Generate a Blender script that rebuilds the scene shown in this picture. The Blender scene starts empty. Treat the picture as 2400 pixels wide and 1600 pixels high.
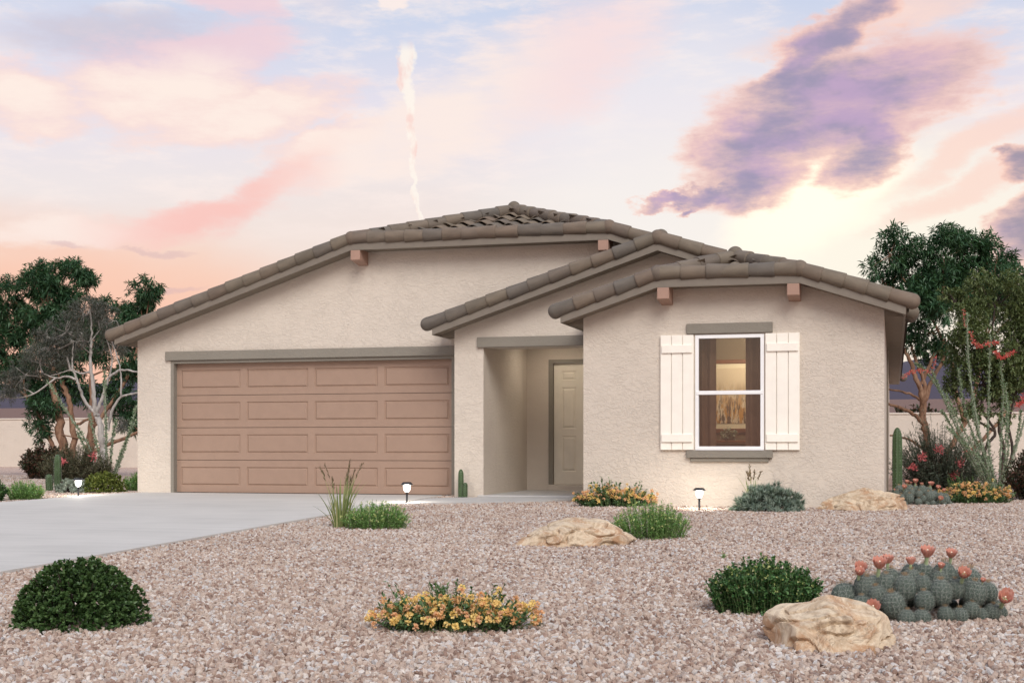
import bpy, bmesh, math, random
import numpy as np
from mathutils import Vector, Matrix, noise as mnoise

R = math.radians
rng = np.random.default_rng(7)
random.seed(7)
scene = bpy.context.scene
COL = scene.collection

# ------------------------------------------------------------------ camera
cam_data = bpy.data.cameras.new("camera")
cam_data.sensor_width = 36.0
cam_data.lens = 48.0
cam_data.shift_y = 0.1021
cam_data.clip_start = 0.1
cam_data.clip_end = 9000
cam = bpy.data.objects.new("camera", cam_data)
COL.objects.link(cam)
cam.location = (0, 0, 0.76)
cam.rotation_euler = (R(90), 0, R(15.63))
scene.camera = cam

# ------------------------------------------------------------------ exposure
vs = scene.view_settings
scene.display_settings.display_device = 'sRGB'
vs.view_transform = 'Standard'
vs.look = 'None'
vs.exposure = 0.22
vs.gamma = 1.0
vs.use_curve_mapping = False
scene.cycles.use_denoising = True
scene.cycles.use_adaptive_sampling = True
scene.cycles.adaptive_threshold = 0.02
scene.cycles.max_bounces = 8
scene.cycles.diffuse_bounces = 4
scene.cycles.transparent_max_bounces = 12
scene.cycles.sample_clamp_indirect = 6.0

# ------------------------------------------------------------------ sun
SUN_EL, SUN_AZ = 38.0, 152.0      # degrees; azimuth clockwise from +Y, behind the viewer's right shoulder
sun_dir = Vector((math.sin(R(SUN_AZ)) * math.cos(R(SUN_EL)), math.cos(R(SUN_AZ)) * math.cos(R(SUN_EL)), math.sin(R(SUN_EL))))
sd = bpy.data.lights.new("sun", 'SUN')
sd.energy = 2.2
sd.angle = R(34)
sd.color = (1.0, 0.955, 0.89)
so = bpy.data.objects.new("sun", sd)
COL.objects.link(so)
so.rotation_euler = sun_dir.to_track_quat('Z', 'Y').to_euler()

# ------------------------------------------------------------------ world sky: clear air under sunset cloud layers, laid out by azimuth / elevation
world = bpy.data.worlds.new("World")
scene.world = world
world.use_nodes = True


class NT:
    """small helper for writing node maths"""
    def __init__(self, nt):
        self.nt = nt

    def n(self, typ, **kw):
        nd = self.nt.nodes.new(typ)
        for k, v in kw.items():
            setattr(nd, k, v)
        return nd

    def put(self, sock, v):
        if isinstance(v, bpy.types.NodeSocket):
            self.nt.links.new(v, sock)
        elif v is not None:
            if sock.type == 'RGBA' and len(v) == 3:
                v = (*v, 1)
            sock.default_value = v

    def m(self, op, a, b=None, c=None, clamp=False):
        nd = self.n('ShaderNodeMath', operation=op, use_clamp=clamp)
        self.put(nd.inputs[0], a)
        if b is not None: self.put(nd.inputs[1], b)
        if c is not None: self.put(nd.inputs[2], c)
        return nd.outputs[0]

    def add(self, a, b): return self.m('ADD', a, b)
    def sub(self, a, b): return self.m('SUBTRACT', a, b)
    def mul(self, a, b): return self.m('MULTIPLY', a, b)

    def step(self, v, lo, hi, to0=0.0, to1=1.0):
        nd = self.n('ShaderNodeMapRange', interpolation_type='SMOOTHSTEP')
        self.put(nd.inputs[0], v)
        nd.inputs[1].default_value = lo; nd.inputs[2].default_value = hi
        nd.inputs[3].default_value = to0; nd.inputs[4].default_value = to1
        return nd.outputs[0]

    def mix(self, f, a, b, blend='MIX'):
        nd = self.n('ShaderNodeMix', data_type='RGBA', blend_type=blend)
        nd.clamp_factor = True
        self.put(nd.inputs[0], f); self.put(nd.inputs[6], a); self.put(nd.inputs[7], b)
        return nd.outputs[2]

    def noise(self, vec, scale, detail=4, rough=0.55, dist=0.0, color=False):
        nd = self.n('ShaderNodeTexNoise')
        if vec is not None: self.put(nd.inputs['Vector'], vec)
        nd.inputs['Scale'].default_value = scale
        nd.inputs['Detail'].default_value = detail
        nd.inputs['Roughness'].default_value = rough
        nd.inputs['Distortion'].default_value = dist
        return nd.outputs['Color' if color else 'Fac']

    def ramp(self, v, stops, interp='LINEAR'):
        nd = self.n('ShaderNodeValToRGB')
        self.put(nd.inputs[0], v)
        cr = nd.color_ramp
        cr.interpolation = interp
        while len(cr.elements) < len(stops): cr.elements.new(0.5)
        for e, (p, c) in zip(cr.elements, stops):
            e.position = p; e.color = (*c[:3], 1)
        return nd.outputs[0]

    def scale_vec(self, vec, s):
        nd = self.n('ShaderNodeMapping')
        self.put(nd.inputs[0], vec)
        nd.inputs['Scale'].default_value = s
        return nd.outputs[0]

    def bump(self, h, strength, dist):
        nd = self.n('ShaderNodeBump')
        nd.inputs['Strength'].default_value = strength
        nd.inputs['Distance'].default_value = dist
        self.put(nd.inputs['Height'], h)
        return nd.outputs[0]


def lin(r, g, b):
    f = lambda c: (c / 255 / 12.92) if c <= 10 else ((c / 255 + 0.055) / 1.055) ** 2.4
    return (f(r), f(g), f(b))


def build_world():
    nt = world.node_tree
    nt.nodes.clear()
    k = NT(nt)
    tc = k.n('ShaderNodeTexCoord')
    sep = k.n('ShaderNodeSeparateXYZ')
    k.put(sep.inputs[0], tc.outputs['Generated'])
    X, Y, Z = sep.outputs
    az = k.mul(k.m('ARCTAN2', X, Y), 57.2958)
    el = k.mul(k.m('ARCSINE', Z), 57.2958)
    ael = k.m('ABSOLUTE', el)
    comb = k.n('ShaderNodeCombineXYZ')
    k.put(comb.inputs[0], az); k.put(comb.inputs[1], el)
    p = comb.outputs[0]

    sky = k.n('ShaderNodeTexSky', sky_type='NISHITA')
    sky.sun_disc = False
    sky.sun_elevation = R(SUN_EL); sky.sun_rotation = R(SUN_AZ)
    sky.dust_density = 2.0
    clear = k.mix(1.0, sky.outputs[0], (0.10, 0.10, 0.10), 'MULTIPLY')

    # high thin veil over the whole sky: salmon at the horizon, cream, then lavender blue
    wav = k.noise(k.scale_vec(p, (0.05, 0.13, 1)), 1.0, 2, 0.55)
    elw = k.add(ael, k.mul(k.sub(wav, 0.5), 5.0))
    veil = k.ramp(k.m('DIVIDE', elw, 45.0), [
        (0.0, lin(250, 190, 172)), (0.10, lin(253, 212, 190)), (0.16, lin(254, 230, 214)), (0.23, lin(249, 237, 234)),
        (0.30, lin(241, 233, 242)), (0.40, lin(210, 220, 242)), (0.60, lin(194, 210, 236)), (1.0, lin(180, 198, 228))])
    col = k.mix(0.88, clear, veil)

    # coordinates frayed by noise, for the cloud shapes
    d1 = k.n('ShaderNodeVectorMath', operation='SUBTRACT')
    k.put(d1.inputs[0], k.noise(k.scale_vec(p, (0.26, 0.48, 1)), 1.0, 5, 0.62, color=True)); d1.inputs[1].default_value = (0.5, 0.5, 0.5)
    d2 = k.n('ShaderNodeVectorMath', operation='MULTIPLY_ADD')
    k.put(d2.inputs[0], d1.outputs[0]); d2.inputs[1].default_value = (4.4, 2.6, 0); k.put(d2.inputs[2], p)
    sq = k.n('ShaderNodeSeparateXYZ'); k.put(sq.inputs[0], d2.outputs[0])
    qa, qe = sq.outputs[0], sq.outputs[1]
    # gently frayed copy for smooth streaks
    d3 = k.n('ShaderNodeVectorMath', operation='MULTIPLY_ADD')
    k.put(d3.inputs[0], d1.outputs[0]); d3.inputs[1].default_value = (2.6, 1.5, 0); k.put(d3.inputs[2], p)
    s3 = k.n('ShaderNodeSeparateXYZ'); k.put(s3.inputs[0], d3.outputs[0])
    ga, ge = s3.outputs[0], s3.outputs[1]

    def ell(ca, ce, ra, re, ang=0.0, src=None):
        a, e = src or (qa, qe)
        c_, s_ = math.cos(R(ang)), math.sin(R(ang))
        dx, dy = k.sub(a, ca), k.sub(e, ce)
        u = k.m('MULTIPLY_ADD', dx, c_ / ra, k.mul(dy, s_ / ra))
        v = k.m('MULTIPLY_ADD', dx, -s_ / re, k.mul(dy, c_ / re))
        return k.sub(1.0, k.m('MULTIPLY_ADD', u, u, k.mul(v, v)))

    def union(fs):
        o = fs[0]
        for f_ in fs[1:]: o = k.m('MAXIMUM', o, f_)
        return o

    rot = k.n('ShaderNodeMapping'); k.put(rot.inputs[0], p)
    rot.inputs['Rotation'].default_value = (0, 0, R(-24)); rot.inputs['Scale'].default_value = (0.30, 1.05, 1)
    fine = k.noise(rot.outputs[0], 1.0, 5, 0.64)
    fray = k.mul(k.sub(fine, 0.5), 1.5)

    # scattered soft cloud banks all round the sky, so it goes on outside the view
    bank = k.noise(k.scale_vec(p, (0.045, 0.12, 1)), 1.0, 3, 0.6)
    bankm = k.mul(k.step(bank, 0.50, 0.66), k.step(ael, 7.0, 13.0))
    col = k.mix(k.mul(bankm, 0.55), col, lin(250, 226, 220))

    # thin combed cirrus
    cir = k.mul(k.step(fine, 0.42, 0.70), k.step(ael, 6.0, 12.0))
    col = k.mix(k.mul(cir, 0.6), col, lin(255, 240, 234))
    # wide afterglow low over the house
    g = k.step(ell(-3.5, 7.0, 17.0, 7.5, 0, (ga, ge)), 0.0, 1.0)
    col = k.mix(k.mul(g, 0.95), col, lin(255, 248, 232))
    g = k.step(ell(-9.0, 12.0, 9.0, 7.0, 0, (ga, ge)), 0.0, 1.0)
    col = k.mix(k.mul(g, 0.6), col, lin(243, 238, 240))
    # salmon at the far left horizon
    g = k.step(ell(-34.0, 4.5, 14.0, 5.5, 0, (ga, ge)), 0.0, 1.0)
    col = k.mix(k.mul(g, 0.8), col, lin(252, 196, 170))

    # grey lavender band, upper left
    m_ = k.step(k.add(ell(-31.5, 16.1, 6.0, 1.3, 4, (ga, ge)), fray), 0.0, 1.0)
    col = k.mix(k.mul(m_, 0.75), col, lin(203, 198, 214))
    m_ = k.step(k.add(ell(-27.5, 13.9, 2.9, 0.8, 8, (ga, ge)), fray), 0.0, 1.0)
    col = k.mix(k.mul(m_, 0.6), col, lin(226, 208, 220))
    # left sunlit banks: pink rim and cream body
    f_ = k.add(union([ell(-29.2, 14.1, 4.2, 1.7, -6), ell(-26.6, 13.4, 4.2, 1.0, 12), ell(-34.8, 13.5, 2.8, 1.1, -4),
                      ell(-27.6, 15.5, 3.2, 1.1, 18), ell(-27.8, 17.9, 2.8, 0.9, -12), ell(-23.5, 12.4, 2.8, 0.6, 14)]), k.mul(fray, 1.7))
    col = k.mix(k.mul(k.step(f_, -0.9, 0.7), 0.85), col, k.mix(k.step(ge, 14.0, 15.8), lin(252, 220, 212), lin(240, 210, 218)))
    col = k.mix(k.mul(k.mul(k.step(f_, -0.1, 1.2), k.step(ge, 16.2, 14.4)), 0.85), col, lin(255, 240, 230))

    # long diagonal streak climbing to the right
    f_ = k.add(union([ell(-32.8, 8.5, 4.5, 0.6, 4, (ga, ge)), ell(-28.6, 9.25, 3.4, 0.6, 12, (ga, ge)), ell(-25.5, 10.6, 3.0, 0.7, 36, (ga, ge)),
                      ell(-22.2, 12.0, 3.8, 1.0, 24, (ga, ge)), ell(-18.6, 13.3, 4.2, 1.5, 28, (ga, ge)), ell(-14.0, 15.4, 5.0, 2.2, 26, (ga, ge))]), k.mul(fray, 1.5))
    pinkness = k.mul(k.step(ga, -22.0, -27.0), k.step(ga, -34.0, -29.0))
    streak = k.mix(pinkness, lin(253, 236, 228), lin(251, 198, 190))
    streak = k.mix(k.step(ga, -18.0, -12.0), streak, lin(248, 224, 224))
    col = k.mix(k.mul(k.step(f_, -0.8, 1.0), 0.9), col, streak)

    # rising vapour trail
    nz = k.noise(k.scale_vec(p, (0.9, 0.9, 1)), 1.0, 4, 0.6)
    cx = k.add(k.add(-20.15, k.mul(k.sub(16.3, el), 0.085)), k.mul(k.sub(nz, 0.5), 1.1))
    wd = k.m('MULTIPLY_ADD', k.step(el, 10.5, 16.0), 0.26, 0.13)
    tr = k.sub(1.0, k.m('DIVIDE', k.m('ABSOLUTE', k.sub(az, cx)), wd))
    tr = k.mul(k.step(tr, 0.0, 0.5), k.mul(k.step(el, 16.6, 16.0), k.step(el, 3.0, 6.0)))
    shade = k.mix(k.step(k.noise(k.scale_vec(p, (1.5, 0.8, 1)), 1.0, 3), 0.45, 0.7), lin(255, 246, 236), lin(250, 214, 206))
    col = k.mix(k.mul(tr, 0.9), col, shade)
    m_ = k.step(k.add(ell(-20.9, 18.2, 1.0, 0.75, 0), k.mul(fray, 0.5)), 0.0, 0.6)
    col = k.mix(k.mul(m_, 0.9), col, lin(253, 238, 232))

    # right-hand salmon streaks
    f_ = k.add(union([ell(3.6, 12.0, 5.0, 0.7, 28, (ga, ge)), ell(3.0, 10.2, 5.0, 0.6, 22, (ga, ge)), ell(-0.5, 16.8, 6.0, 0.8, 10, (ga, ge))]), k.mul(fray, 0.8))
    col = k.mix(k.mul(k.step(f_, -0.2, 0.9), 0.7), col, lin(253, 216, 202))

    # burning edge below the purple cloud
    g = k.step(ell(-3.2, 10.2, 4.6, 2.6, 25, (ga, ge)), 0.0, 1.0)
    col = k.mix(k.mul(g, 1.0), col, (1.25, 1.10, 0.88))

    # purple cloud, its frayed salmon rim and its slate heart
    body = union([ell(-2.0, 13.7, 5.0, 1.9, 14), ell(-5.0, 12.4, 3.2, 1.8, 30), ell(-3.2, 15.9, 3.4, 0.9, 36), ell(-1.2, 12.2, 1.9, 1.3, 52), ell(-3.6, 14.2, 2.2, 1.6, 20),
                  ell(-6.0, 11.0, 1.6, 1.0, 30), ell(-7.3, 10.4, 1.7, 0.42, 16), ell(-8.9, 10.05, 1.5, 0.22, 4), ell(-8.2, 9.65, 0.5, 0.2, 34), ell(5.6, 8.8, 2.4, 1.25, 40), ell(5.2, 11.0, 0.9, 0.5, 20)])
    f_ = k.add(body, k.mul(fray, 1.5))
    col = k.mix(k.mul(k.step(f_, -1.0, 0.15), 0.8), col, lin(253, 204, 186))
    purple = k.mix(k.step(k.noise(k.scale_vec(p, (0.28, 0.5, 1)), 1.0, 4, 0.6), 0.38, 0.62), lin(156, 150, 180), lin(188, 164, 198))
    purple = k.mix(k.step(qa, 2.5, 5.5), purple, lin(158, 150, 168))
    col = k.mix(k.mul(k.step(f_, -0.55, 1.15), 0.95), col, purple)

    m_ = k.step(union([ell(-30.3, 7.9, 1.5, 0.16, -2, (ga, ge)), ell(-33.6, 7.9, 1.2, 0.14, 0, (ga, ge)), ell(-29.5, 6.4, 1.4, 0.14, -2, (ga, ge))]), 0.0, 1.0)
    col = k.mix(k.mul(m_, 0.4), col, lin(206, 176, 184))
    # below the horizon: the light the desert floor sends back
    col = k.mix(k.step(el, 0.2, -2.0), col, lin(150, 130, 120))

    bg = k.n('ShaderNodeBackground')
    k.put(bg.inputs[0], col)
    bg.inputs[1].default_value = 0.86
    out = k.n('ShaderNodeOutputWorld')
    nt.links.new(bg.outputs[0], out.inputs[0])


build_world()
world.cycles.sampling_method = 'MANUAL'
world.cycles.sample_map_resolution = 256

# ------------------------------------------------------------------ mesh helpers
def mesh_np(name, V, F, smooth=False, tint=None):
    """V (n,3), F (m,3|4) arrays -> mesh"""
    V = np.asarray(V, dtype=np.float32); F = np.asarray(F, dtype=np.int32)
    me = bpy.data.meshes.new(name)
    kf = F.shape[1]
    me.vertices.add(len(V)); me.vertices.foreach_set('co', V.ravel())
    me.loops.add(F.size); me.loops.foreach_set('vertex_index', F.ravel())
    me.polygons.add(len(F))
    me.polygons.foreach_set('loop_start', np.arange(0, F.size, kf, dtype=np.int32))
    me.polygons.foreach_set('loop_total', np.full(len(F), kf, dtype=np.int32))
    if smooth: me.polygons.foreach_set('use_smooth', np.ones(len(F), dtype=bool))
    if tint is not None:
        at = me.attributes.new('tint', 'FLOAT', 'POINT')
        at.data.foreach_set('value', np.asarray(tint, dtype=np.float32))
    me.update(calc_edges=True)
    return me


def mesh_py(name, V, F, smooth=False):
    me = bpy.data.meshes.new(name)
    me.from_pydata([tuple(v) for v in V], [], [tuple(f) for f in F])
    if smooth: me.polygons.foreach_set('use_smooth', [True] * len(me.polygons))
    me.update()
    return me


def obj(name, me, mat=None, parent=None, loc=None, rot=None, mw=None):
    o = bpy.data.objects.new(name, me)
    if mat is not None and me is not None and len(me.materials) == 0: me.materials.append(mat)
    COL.objects.link(o)
    if parent is not None: o.parent = parent
    if mw is not None: o.matrix_basis = mw
    if loc is not None: o.location = loc
    if rot is not None: o.rotation_euler = rot
    return o


def tag(o, label=None, cat=None, group=None, kind=None):
    if label: o['label'] = label
    if cat: o['category'] = cat
    if group: o['group'] = group
    if kind: o['kind'] = kind
    return o


def thing(name, label, cat, loc=(0, 0, 0), rotz=0.0, group=None):
    o = bpy.data.objects.new(name, None)
    o.empty_display_size = 0.2
    COL.objects.link(o)
    o.location = loc; o.rotation_euler = (0, 0, rotz)
    return tag(o, label, cat, group)


def box(x0, x1, y0, y1, z0, z1, b=0.0):
    """box, its edges chamfered by b"""
    if b <= 0:
        V = [(x, y, z) for x in (x0, x1) for y in (y0, y1) for z in (z0, z1)]
        F = [(0, 1, 3, 2), (4, 6, 7, 5), (0, 4, 5, 1), (2, 3, 7, 6), (0, 2, 6, 4), (1, 5, 7, 3)]
        return V, F
    b = min(b, (x1 - x0) / 2.1, (y1 - y0) / 2.1, (z1 - z0) / 2.1)
    c = ((x0 + x1) / 2, (y0 + y1) / 2, (z0 + z1) / 2); h = ((x1 - x0) / 2, (y1 - y0) / 2, (z1 - z0) / 2)
    V, idx = [], {}
    for sx in (-1, 1):
        for sy in (-1, 1):
            for sz in (-1, 1):
                s = (sx, sy, sz)
                for ax in range(3):
                    idx[(s, ax)] = len(V)
                    V.append(tuple(c[i] + s[i] * (h[i] - (0 if i == ax else b)) for i in range(3)))
    F = []
    for ax in range(3):
        u, v = [(1, 2), (2, 0), (0, 1)][ax]
        for sg in (-1, 1):
            q = []
            for su, sv in ((-1, -1), (1, -1), (1, 1), (-1, 1)):
                s = [0, 0, 0]; s[ax] = sg; s[u] = su; s[v] = sv
                q.append(idx[(tuple(s), ax)])
            F.append(tuple(q if sg > 0 else q[::-1]))
    for ax in range(3):            # edges parallel to ax
        u, v = [(1, 2), (2, 0), (0, 1)][ax]
        for su in (-1, 1):
            for sv in (-1, 1):
                s0 = [0, 0, 0]; s0[ax] = -1; s0[u] = su; s0[v] = sv
                s1 = list(s0); s1[ax] = 1
                s0, s1 = tuple(s0), tuple(s1)
                q = [idx[(s0, u)], idx[(s1, u)], idx[(s1, v)], idx[(s0, v)]]
                F.append(tuple(q[::-1] if su * sv > 0 else q))
    for sx in (-1, 1):
        for sy in (-1, 1):
            for sz in (-1, 1):
                s = (sx, sy, sz)
                q = [idx[(s, 0)], idx[(s, 1)], idx[(s, 2)]]
                F.append(tuple(q if sx * sy * sz > 0 else q[::-1]))
    return V, F


def merge(parts):
    V, F = [], []
    for v, f in parts:
        o = len(V); V += [tuple(x) for x in v]; F += [tuple(i + o for i in q) for q in f]
    return V, F


def extr_xz(poly, y0, y1):
    """polygon [(x,z)...] counter-clockwise as seen from -Y, extruded from y0 (front) to y1"""
    n = len(poly)
    V = [(x, y0, z) for x, z in poly] + [(x, y1, z) for x, z in poly]
    F = [tuple(range(n)), tuple(range(2 * n - 1, n - 1, -1))]
    F += [(i, i + n, (i + 1) % n + n, (i + 1) % n) for i in range(n)]
    return V, F


def extr_z(poly, zf, thick):
    """plan polygon extruded down; zf(x,y) is the top height"""
    n = len(poly)
    V = [(x, y, zf(x, y)) for x, y in poly] + [(x, y, zf(x, y) - thick) for x, y in poly]
    F = [tuple(range(n)), tuple(range(2 * n - 1, n - 1, -1))]
    F += [(i, i + n, (i + 1) % n + n, (i + 1) % n) for i in range(n)]
    return V, F


def unit(a):
    a = np.asarray(a, dtype=float)
    return a / np.maximum(np.linalg.norm(a, axis=-1, keepdims=True), 1e-9)


def smooth_line(pts, per=6):
    """Catmull-Rom through pts (k,d) -> denser line"""
    P = np.asarray(pts, float)
    if len(P) < 3:
        t = np.linspace(0, 1, per + 1)[:, None]
        return P[0] * (1 - t) + P[-1] * t
    Q = np.vstack([2 * P[0] - P[1], P, 2 * P[-1] - P[-2]])
    out = []
    for i in range(1, len(Q) - 2):
        t = np.linspace(0, 1, per, endpoint=False)[:, None]
        a, b, c, d = Q[i - 1], Q[i], Q[i + 1], Q[i + 2]
        out.append(0.5 * (2 * b + (c - a) * t + (2 * a - 5 * b + 4 * c - d) * t ** 2 + (3 * b - a - 3 * c + d) * t ** 3))
    out.append(P[-1:])
    return np.vstack(out)


def tube(pts, radii, seg=8, knob=0.0):
    P = np.asarray(pts, float); n = len(P)
    r = np.interp(np.linspace(0, 1, n), np.linspace(0, 1, len(radii)), radii)
    T = unit(np.gradient(P, axis=0))
    up = np.array([0, 0, 1.0]) if abs(T[0][2]) < 0.9 else np.array([1.0, 0, 0])
    A = np.zeros_like(P); a = unit(np.cross(T[0], up))
    for i in range(n):
        a = unit(a - T[i] * np.dot(a, T[i])); A[i] = a
    B = np.cross(T, A)
    ph = np.arange(seg) * 2 * math.pi / seg
    rr = r[:, None] * (1 + knob * rng.uniform(-1, 1, (n, seg)))
    V = P[:, None, :] + rr[..., None] * (np.cos(ph)[None, :, None] * A[:, None, :] + np.sin(ph)[None, :, None] * B[:, None, :])
    V = V.reshape(-1, 3)
    i = np.arange(n - 1)[:, None] * seg; j = np.arange(seg)[None, :]; j2 = (j + 1) % seg
    F = np.stack([i + j, i + j2, i + seg + j2, i + seg + j], -1).reshape(-1, 4)
    return V, F


def cat(parts):
    """join (V,F) numpy parts with the same face size"""
    Vs, Fs, o = [], [], 0
    for V, F in parts:
        Vs.append(V); Fs.append(np.asarray(F) + o); o += len(V)
    return np.vstack(Vs), np.vstack(Fs)


def leaves(P, D, L, W, N=None, fold=0.18, droop=0.0, oval=False):
    """leaf blades: P base, D direction, L length, W width -> V, F(quads), tint"""
    P = np.asarray(P, float); D = unit(D); n = len(P)
    L = np.broadcast_to(L, (n,))[:, None]; W = np.broadcast_to(W, (n,))[:, None]
    if N is None: N = rng.normal(size=(n, 3))
    N = unit(N - D * np.sum(N * D, 1, keepdims=True))
    S = np.cross(D, N)
    dz = np.array([0, 0, -1.0]) * droop
    t = rng.uniform(0, 1, n)
    if not oval:
        V = np.stack([P, P + D * L * .42 + S * W / 2 + N * W * fold, P + D * L + dz * L, P + D * L * .42 - S * W / 2 + N * W * fold], 1)
        F = np.arange(4 * n).reshape(n, 4)
        return V.reshape(-1, 3), F, np.repeat(t, 4)
    V = np.stack([P, P + D * L * .35 + S * W * .42 + N * W * fold, P + D * L * .78 + S * W * .42 + N * W * fold + dz * L * .6, P + D * L + dz * L,
                  P + D * L * .78 - S * W * .42 + N * W * fold + dz * L * .6, P + D * L * .35 - S * W * .42 + N * W * fold], 1)
    b = np.arange(n)[:, None] * 6
    F = np.concatenate([b + np.array([[0, 1, 2, 3]]), b + np.array([[0, 3, 4, 5]])], 0)
    return V.reshape(-1, 3), F, np.repeat(t, 6)


# ------------------------------------------------------------------ materials
def newmat(name):
    m = bpy.data.materials.new(name)
    m.use_nodes = True
    nt = m.node_tree
    k = NT(nt)
    b = nt.nodes['Principled BSDF']
    return m, k, b


def obj_coord(k):
    return k.n('ShaderNodeTexCoord').outputs['Object']


def geo_pos(k):
    return k.n('ShaderNodeNewGeometry').outputs['Position']


def mat_plain(name, c, rough=0.6, vary=0.0, bump=0.0, bscale=60, metal=0.0):
    m, k, b = newmat(name)
    col = c
    pos = obj_coord(k)
    if vary:
        nz = k.noise(pos, 6, 5, 0.6)
        col = k.mix(k.step(nz, 0.3, 0.7), tuple(x * (1 - vary) for x in c), tuple(min(1, x * (1 + vary)) for x in c))
    k.put(b.inputs['Base Color'], col)
    b.inputs['Roughness'].default_value = rough
    b.inputs['Metallic'].default_value = metal
    if bump:
        k.put(b.inputs['Normal'], k.bump(k.noise(pos, bscale, 4, 0.6), 1.0, bump))
    return m


def mat_stucco(name, c, amp=1.0):
    """sand-finish stucco with skip-trowel relief"""
    m, k, b = newmat(name)
    pos = geo_pos(k)
    big = k.noise(pos, 0.9, 4, 0.6)
    col = k.mix(k.step(big, 0.3, 0.72), tuple(x * 0.955 for x in c), tuple(x * 1.03 for x in c))
    spk = k.noise(pos, 90, 3, 0.7)
    col = k.mix(k.mul(k.step(spk, 0.55, 0.8), 0.10), col, tuple(x * 0.7 for x in c))
    # rain and dust marks with a shape of their own, running down the wall
    drip = k.noise(k.scale_vec(pos, (5.0, 5.0, 0.35)), 1.0, 4, 0.6)
    col = k.mix(k.mul(k.step(drip, 0.56, 0.78), 0.10), col, tuple(x * 0.74 for x in c))
    k.put(b.inputs['Base Color'], col)
    b.inputs['Roughness'].default_value = 0.92
    b.inputs['Specular IOR Level'].default_value = 0.2
    trowel = k.noise(k.scale_vec(pos, (1, 1, 1.5)), 17, 5, 0.6, 1.0)
    plate = k.mul(k.step(trowel, 0.44, 0.58), k.step(k.noise(pos, 3.0, 3, 0.6), 0.38, 0.62, 0.6, 1.0))
    sand = k.noise(pos, 75, 3, 0.7)
    h = k.add(k.mul(plate, 0.75), k.mul(sand, 0.45))
    k.put(b.inputs['Normal'], k.bump(h, 0.60 * amp, 0.011))
    return m


def mat_tile(name):
    """concrete barrel tile: grey olive, each tile its own shade, streaked along its length"""
    m, k, b = newmat(name)
    oi = k.n('ShaderNodeObjectInfo')
    pos = obj_coord(k)
    base = k.ramp(oi.outputs['Random'], [(0.0, lin(104, 95, 83)), (0.25, lin(115, 104, 90)), (0.5, lin(112, 97, 84)), (0.75, lin(97, 91, 84)), (1.0, lin(118, 105, 91))])
    st = k.noise(k.scale_vec(pos, (3.0, 10, 10)), 1.0, 4, 0.6)
    col = k.mix(k.step(st, 0.3, 0.7), k.mix(1.0, base, (0.84, 0.84, 0.84), 'MULTIPLY'), k.mix(1.0, base, (1.1, 1.1, 1.1), 'MULTIPLY'))
    lich = k.noise(geo_pos(k), 9, 5, 0.7)
    col = k.mix(k.mul(k.step(lich, 0.58, 0.72), 0.35), col, lin(126, 116, 101))
    k.put(b.inputs['Base Color'], col)
    b.inputs['Roughness'].default_value = 0.82
    k.put(b.inputs['Normal'], k.bump(k.noise(pos, 70, 4, 0.65), 0.5, 0.004))
    return m


def mat_foliage(name, stops, rough=0.5, trans=0.22, tc=(1.2, 1.25, 0.7)):
    m, k, b = newmat(name)
    at = k.n('ShaderNodeAttribute', attribute_name='tint')
    col = k.ramp(at.outputs['Fac'], stops)
    k.put(b.inputs['Base Color'], col)
    b.inputs['Roughness'].default_value = rough
    b.inputs['Specular IOR Level'].default_value = 0.35
    tr = k.n('ShaderNodeBsdfTranslucent')
    k.put(tr.inputs[0], k.mix(1.0, col, tc, 'MULTIPLY'))
    mx = k.n('ShaderNodeMixShader')
    mx.inputs[0].default_value = trans
    out = k.nt.nodes['Material Output']
    k.nt.links.new(b.outputs[0], mx.inputs[1]); k.nt.links.new(tr.outputs[0], mx.inputs[2])
    k.nt.links.new(mx.outputs[0], out.inputs[0])
    return m


def mat_bark(name, c1, c2, c3, sc=9):
    m, k, b = newmat(name)
    pos = obj_coord(k)
    f = k.noise(k.scale_vec(pos, (1, 1, 0.35)), sc, 6, 0.65, 0.6)
    col = k.ramp(f, [(0.30, c1), (0.5, c2), (0.68, c3)])
    k.put(b.inputs['Base Color'], col)
    b.inputs['Roughness'].default_value = 0.85
    k.put(b.inputs['Normal'], k.bump(k.noise(k.scale_vec(pos, (1, 1, 0.25)), sc * 3, 5, 0.7), 0.8, 0.02))
    return m


def mat_emit(name, c, s):
    m, k, b = newmat(name)
    k.put(b.inputs['Base Color'], c)
    k.put(b.inputs['Emission Color'], c)
    b.inputs['Emission Strength'].default_value = s
    b.inputs['Roughness'].default_value = 0.4
    return m


def mat_gravel():
    m, k, b = newmat('gravel')
    oi = k.n('ShaderNodeObjectInfo')
    col = k.ramp(oi.outputs['Random'], [(0.0, lin(126, 102, 90)), (0.12, lin(154, 129, 115)), (0.30, lin(178, 158, 143)), (0.48, lin(194, 178, 165)), (0.62, lin(162, 141, 128)),
                                         (0.74, lin(203, 190, 177)), (0.84, lin(186, 184, 184)), (0.92, lin(214, 206, 198)), (1.0, lin(124, 101, 90))])
    pos = geo_pos(k)
    sp = k.noise(pos, 160, 3, 0.7)
    col = k.mix(k.step(sp, 0.35, 0.75), k.mix(1.0, col, (0.86, 0.84, 0.83), 'MULTIPLY'), k.mix(1.0, col, (1.08, 1.08, 1.08), 'MULTIPLY'))
    patch = k.noise(pos, 0.7, 3, 0.5)
    col = k.mix(k.mul(k.step(patch, 0.42, 0.66), 0.5), col, k.mix(1.0, col, (0.84, 0.82, 0.81), 'MULTIPLY'))
    k.put(b.inputs['Base Color'], col)
    b.inputs['Roughness'].default_value = 0.8
    return m


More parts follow.
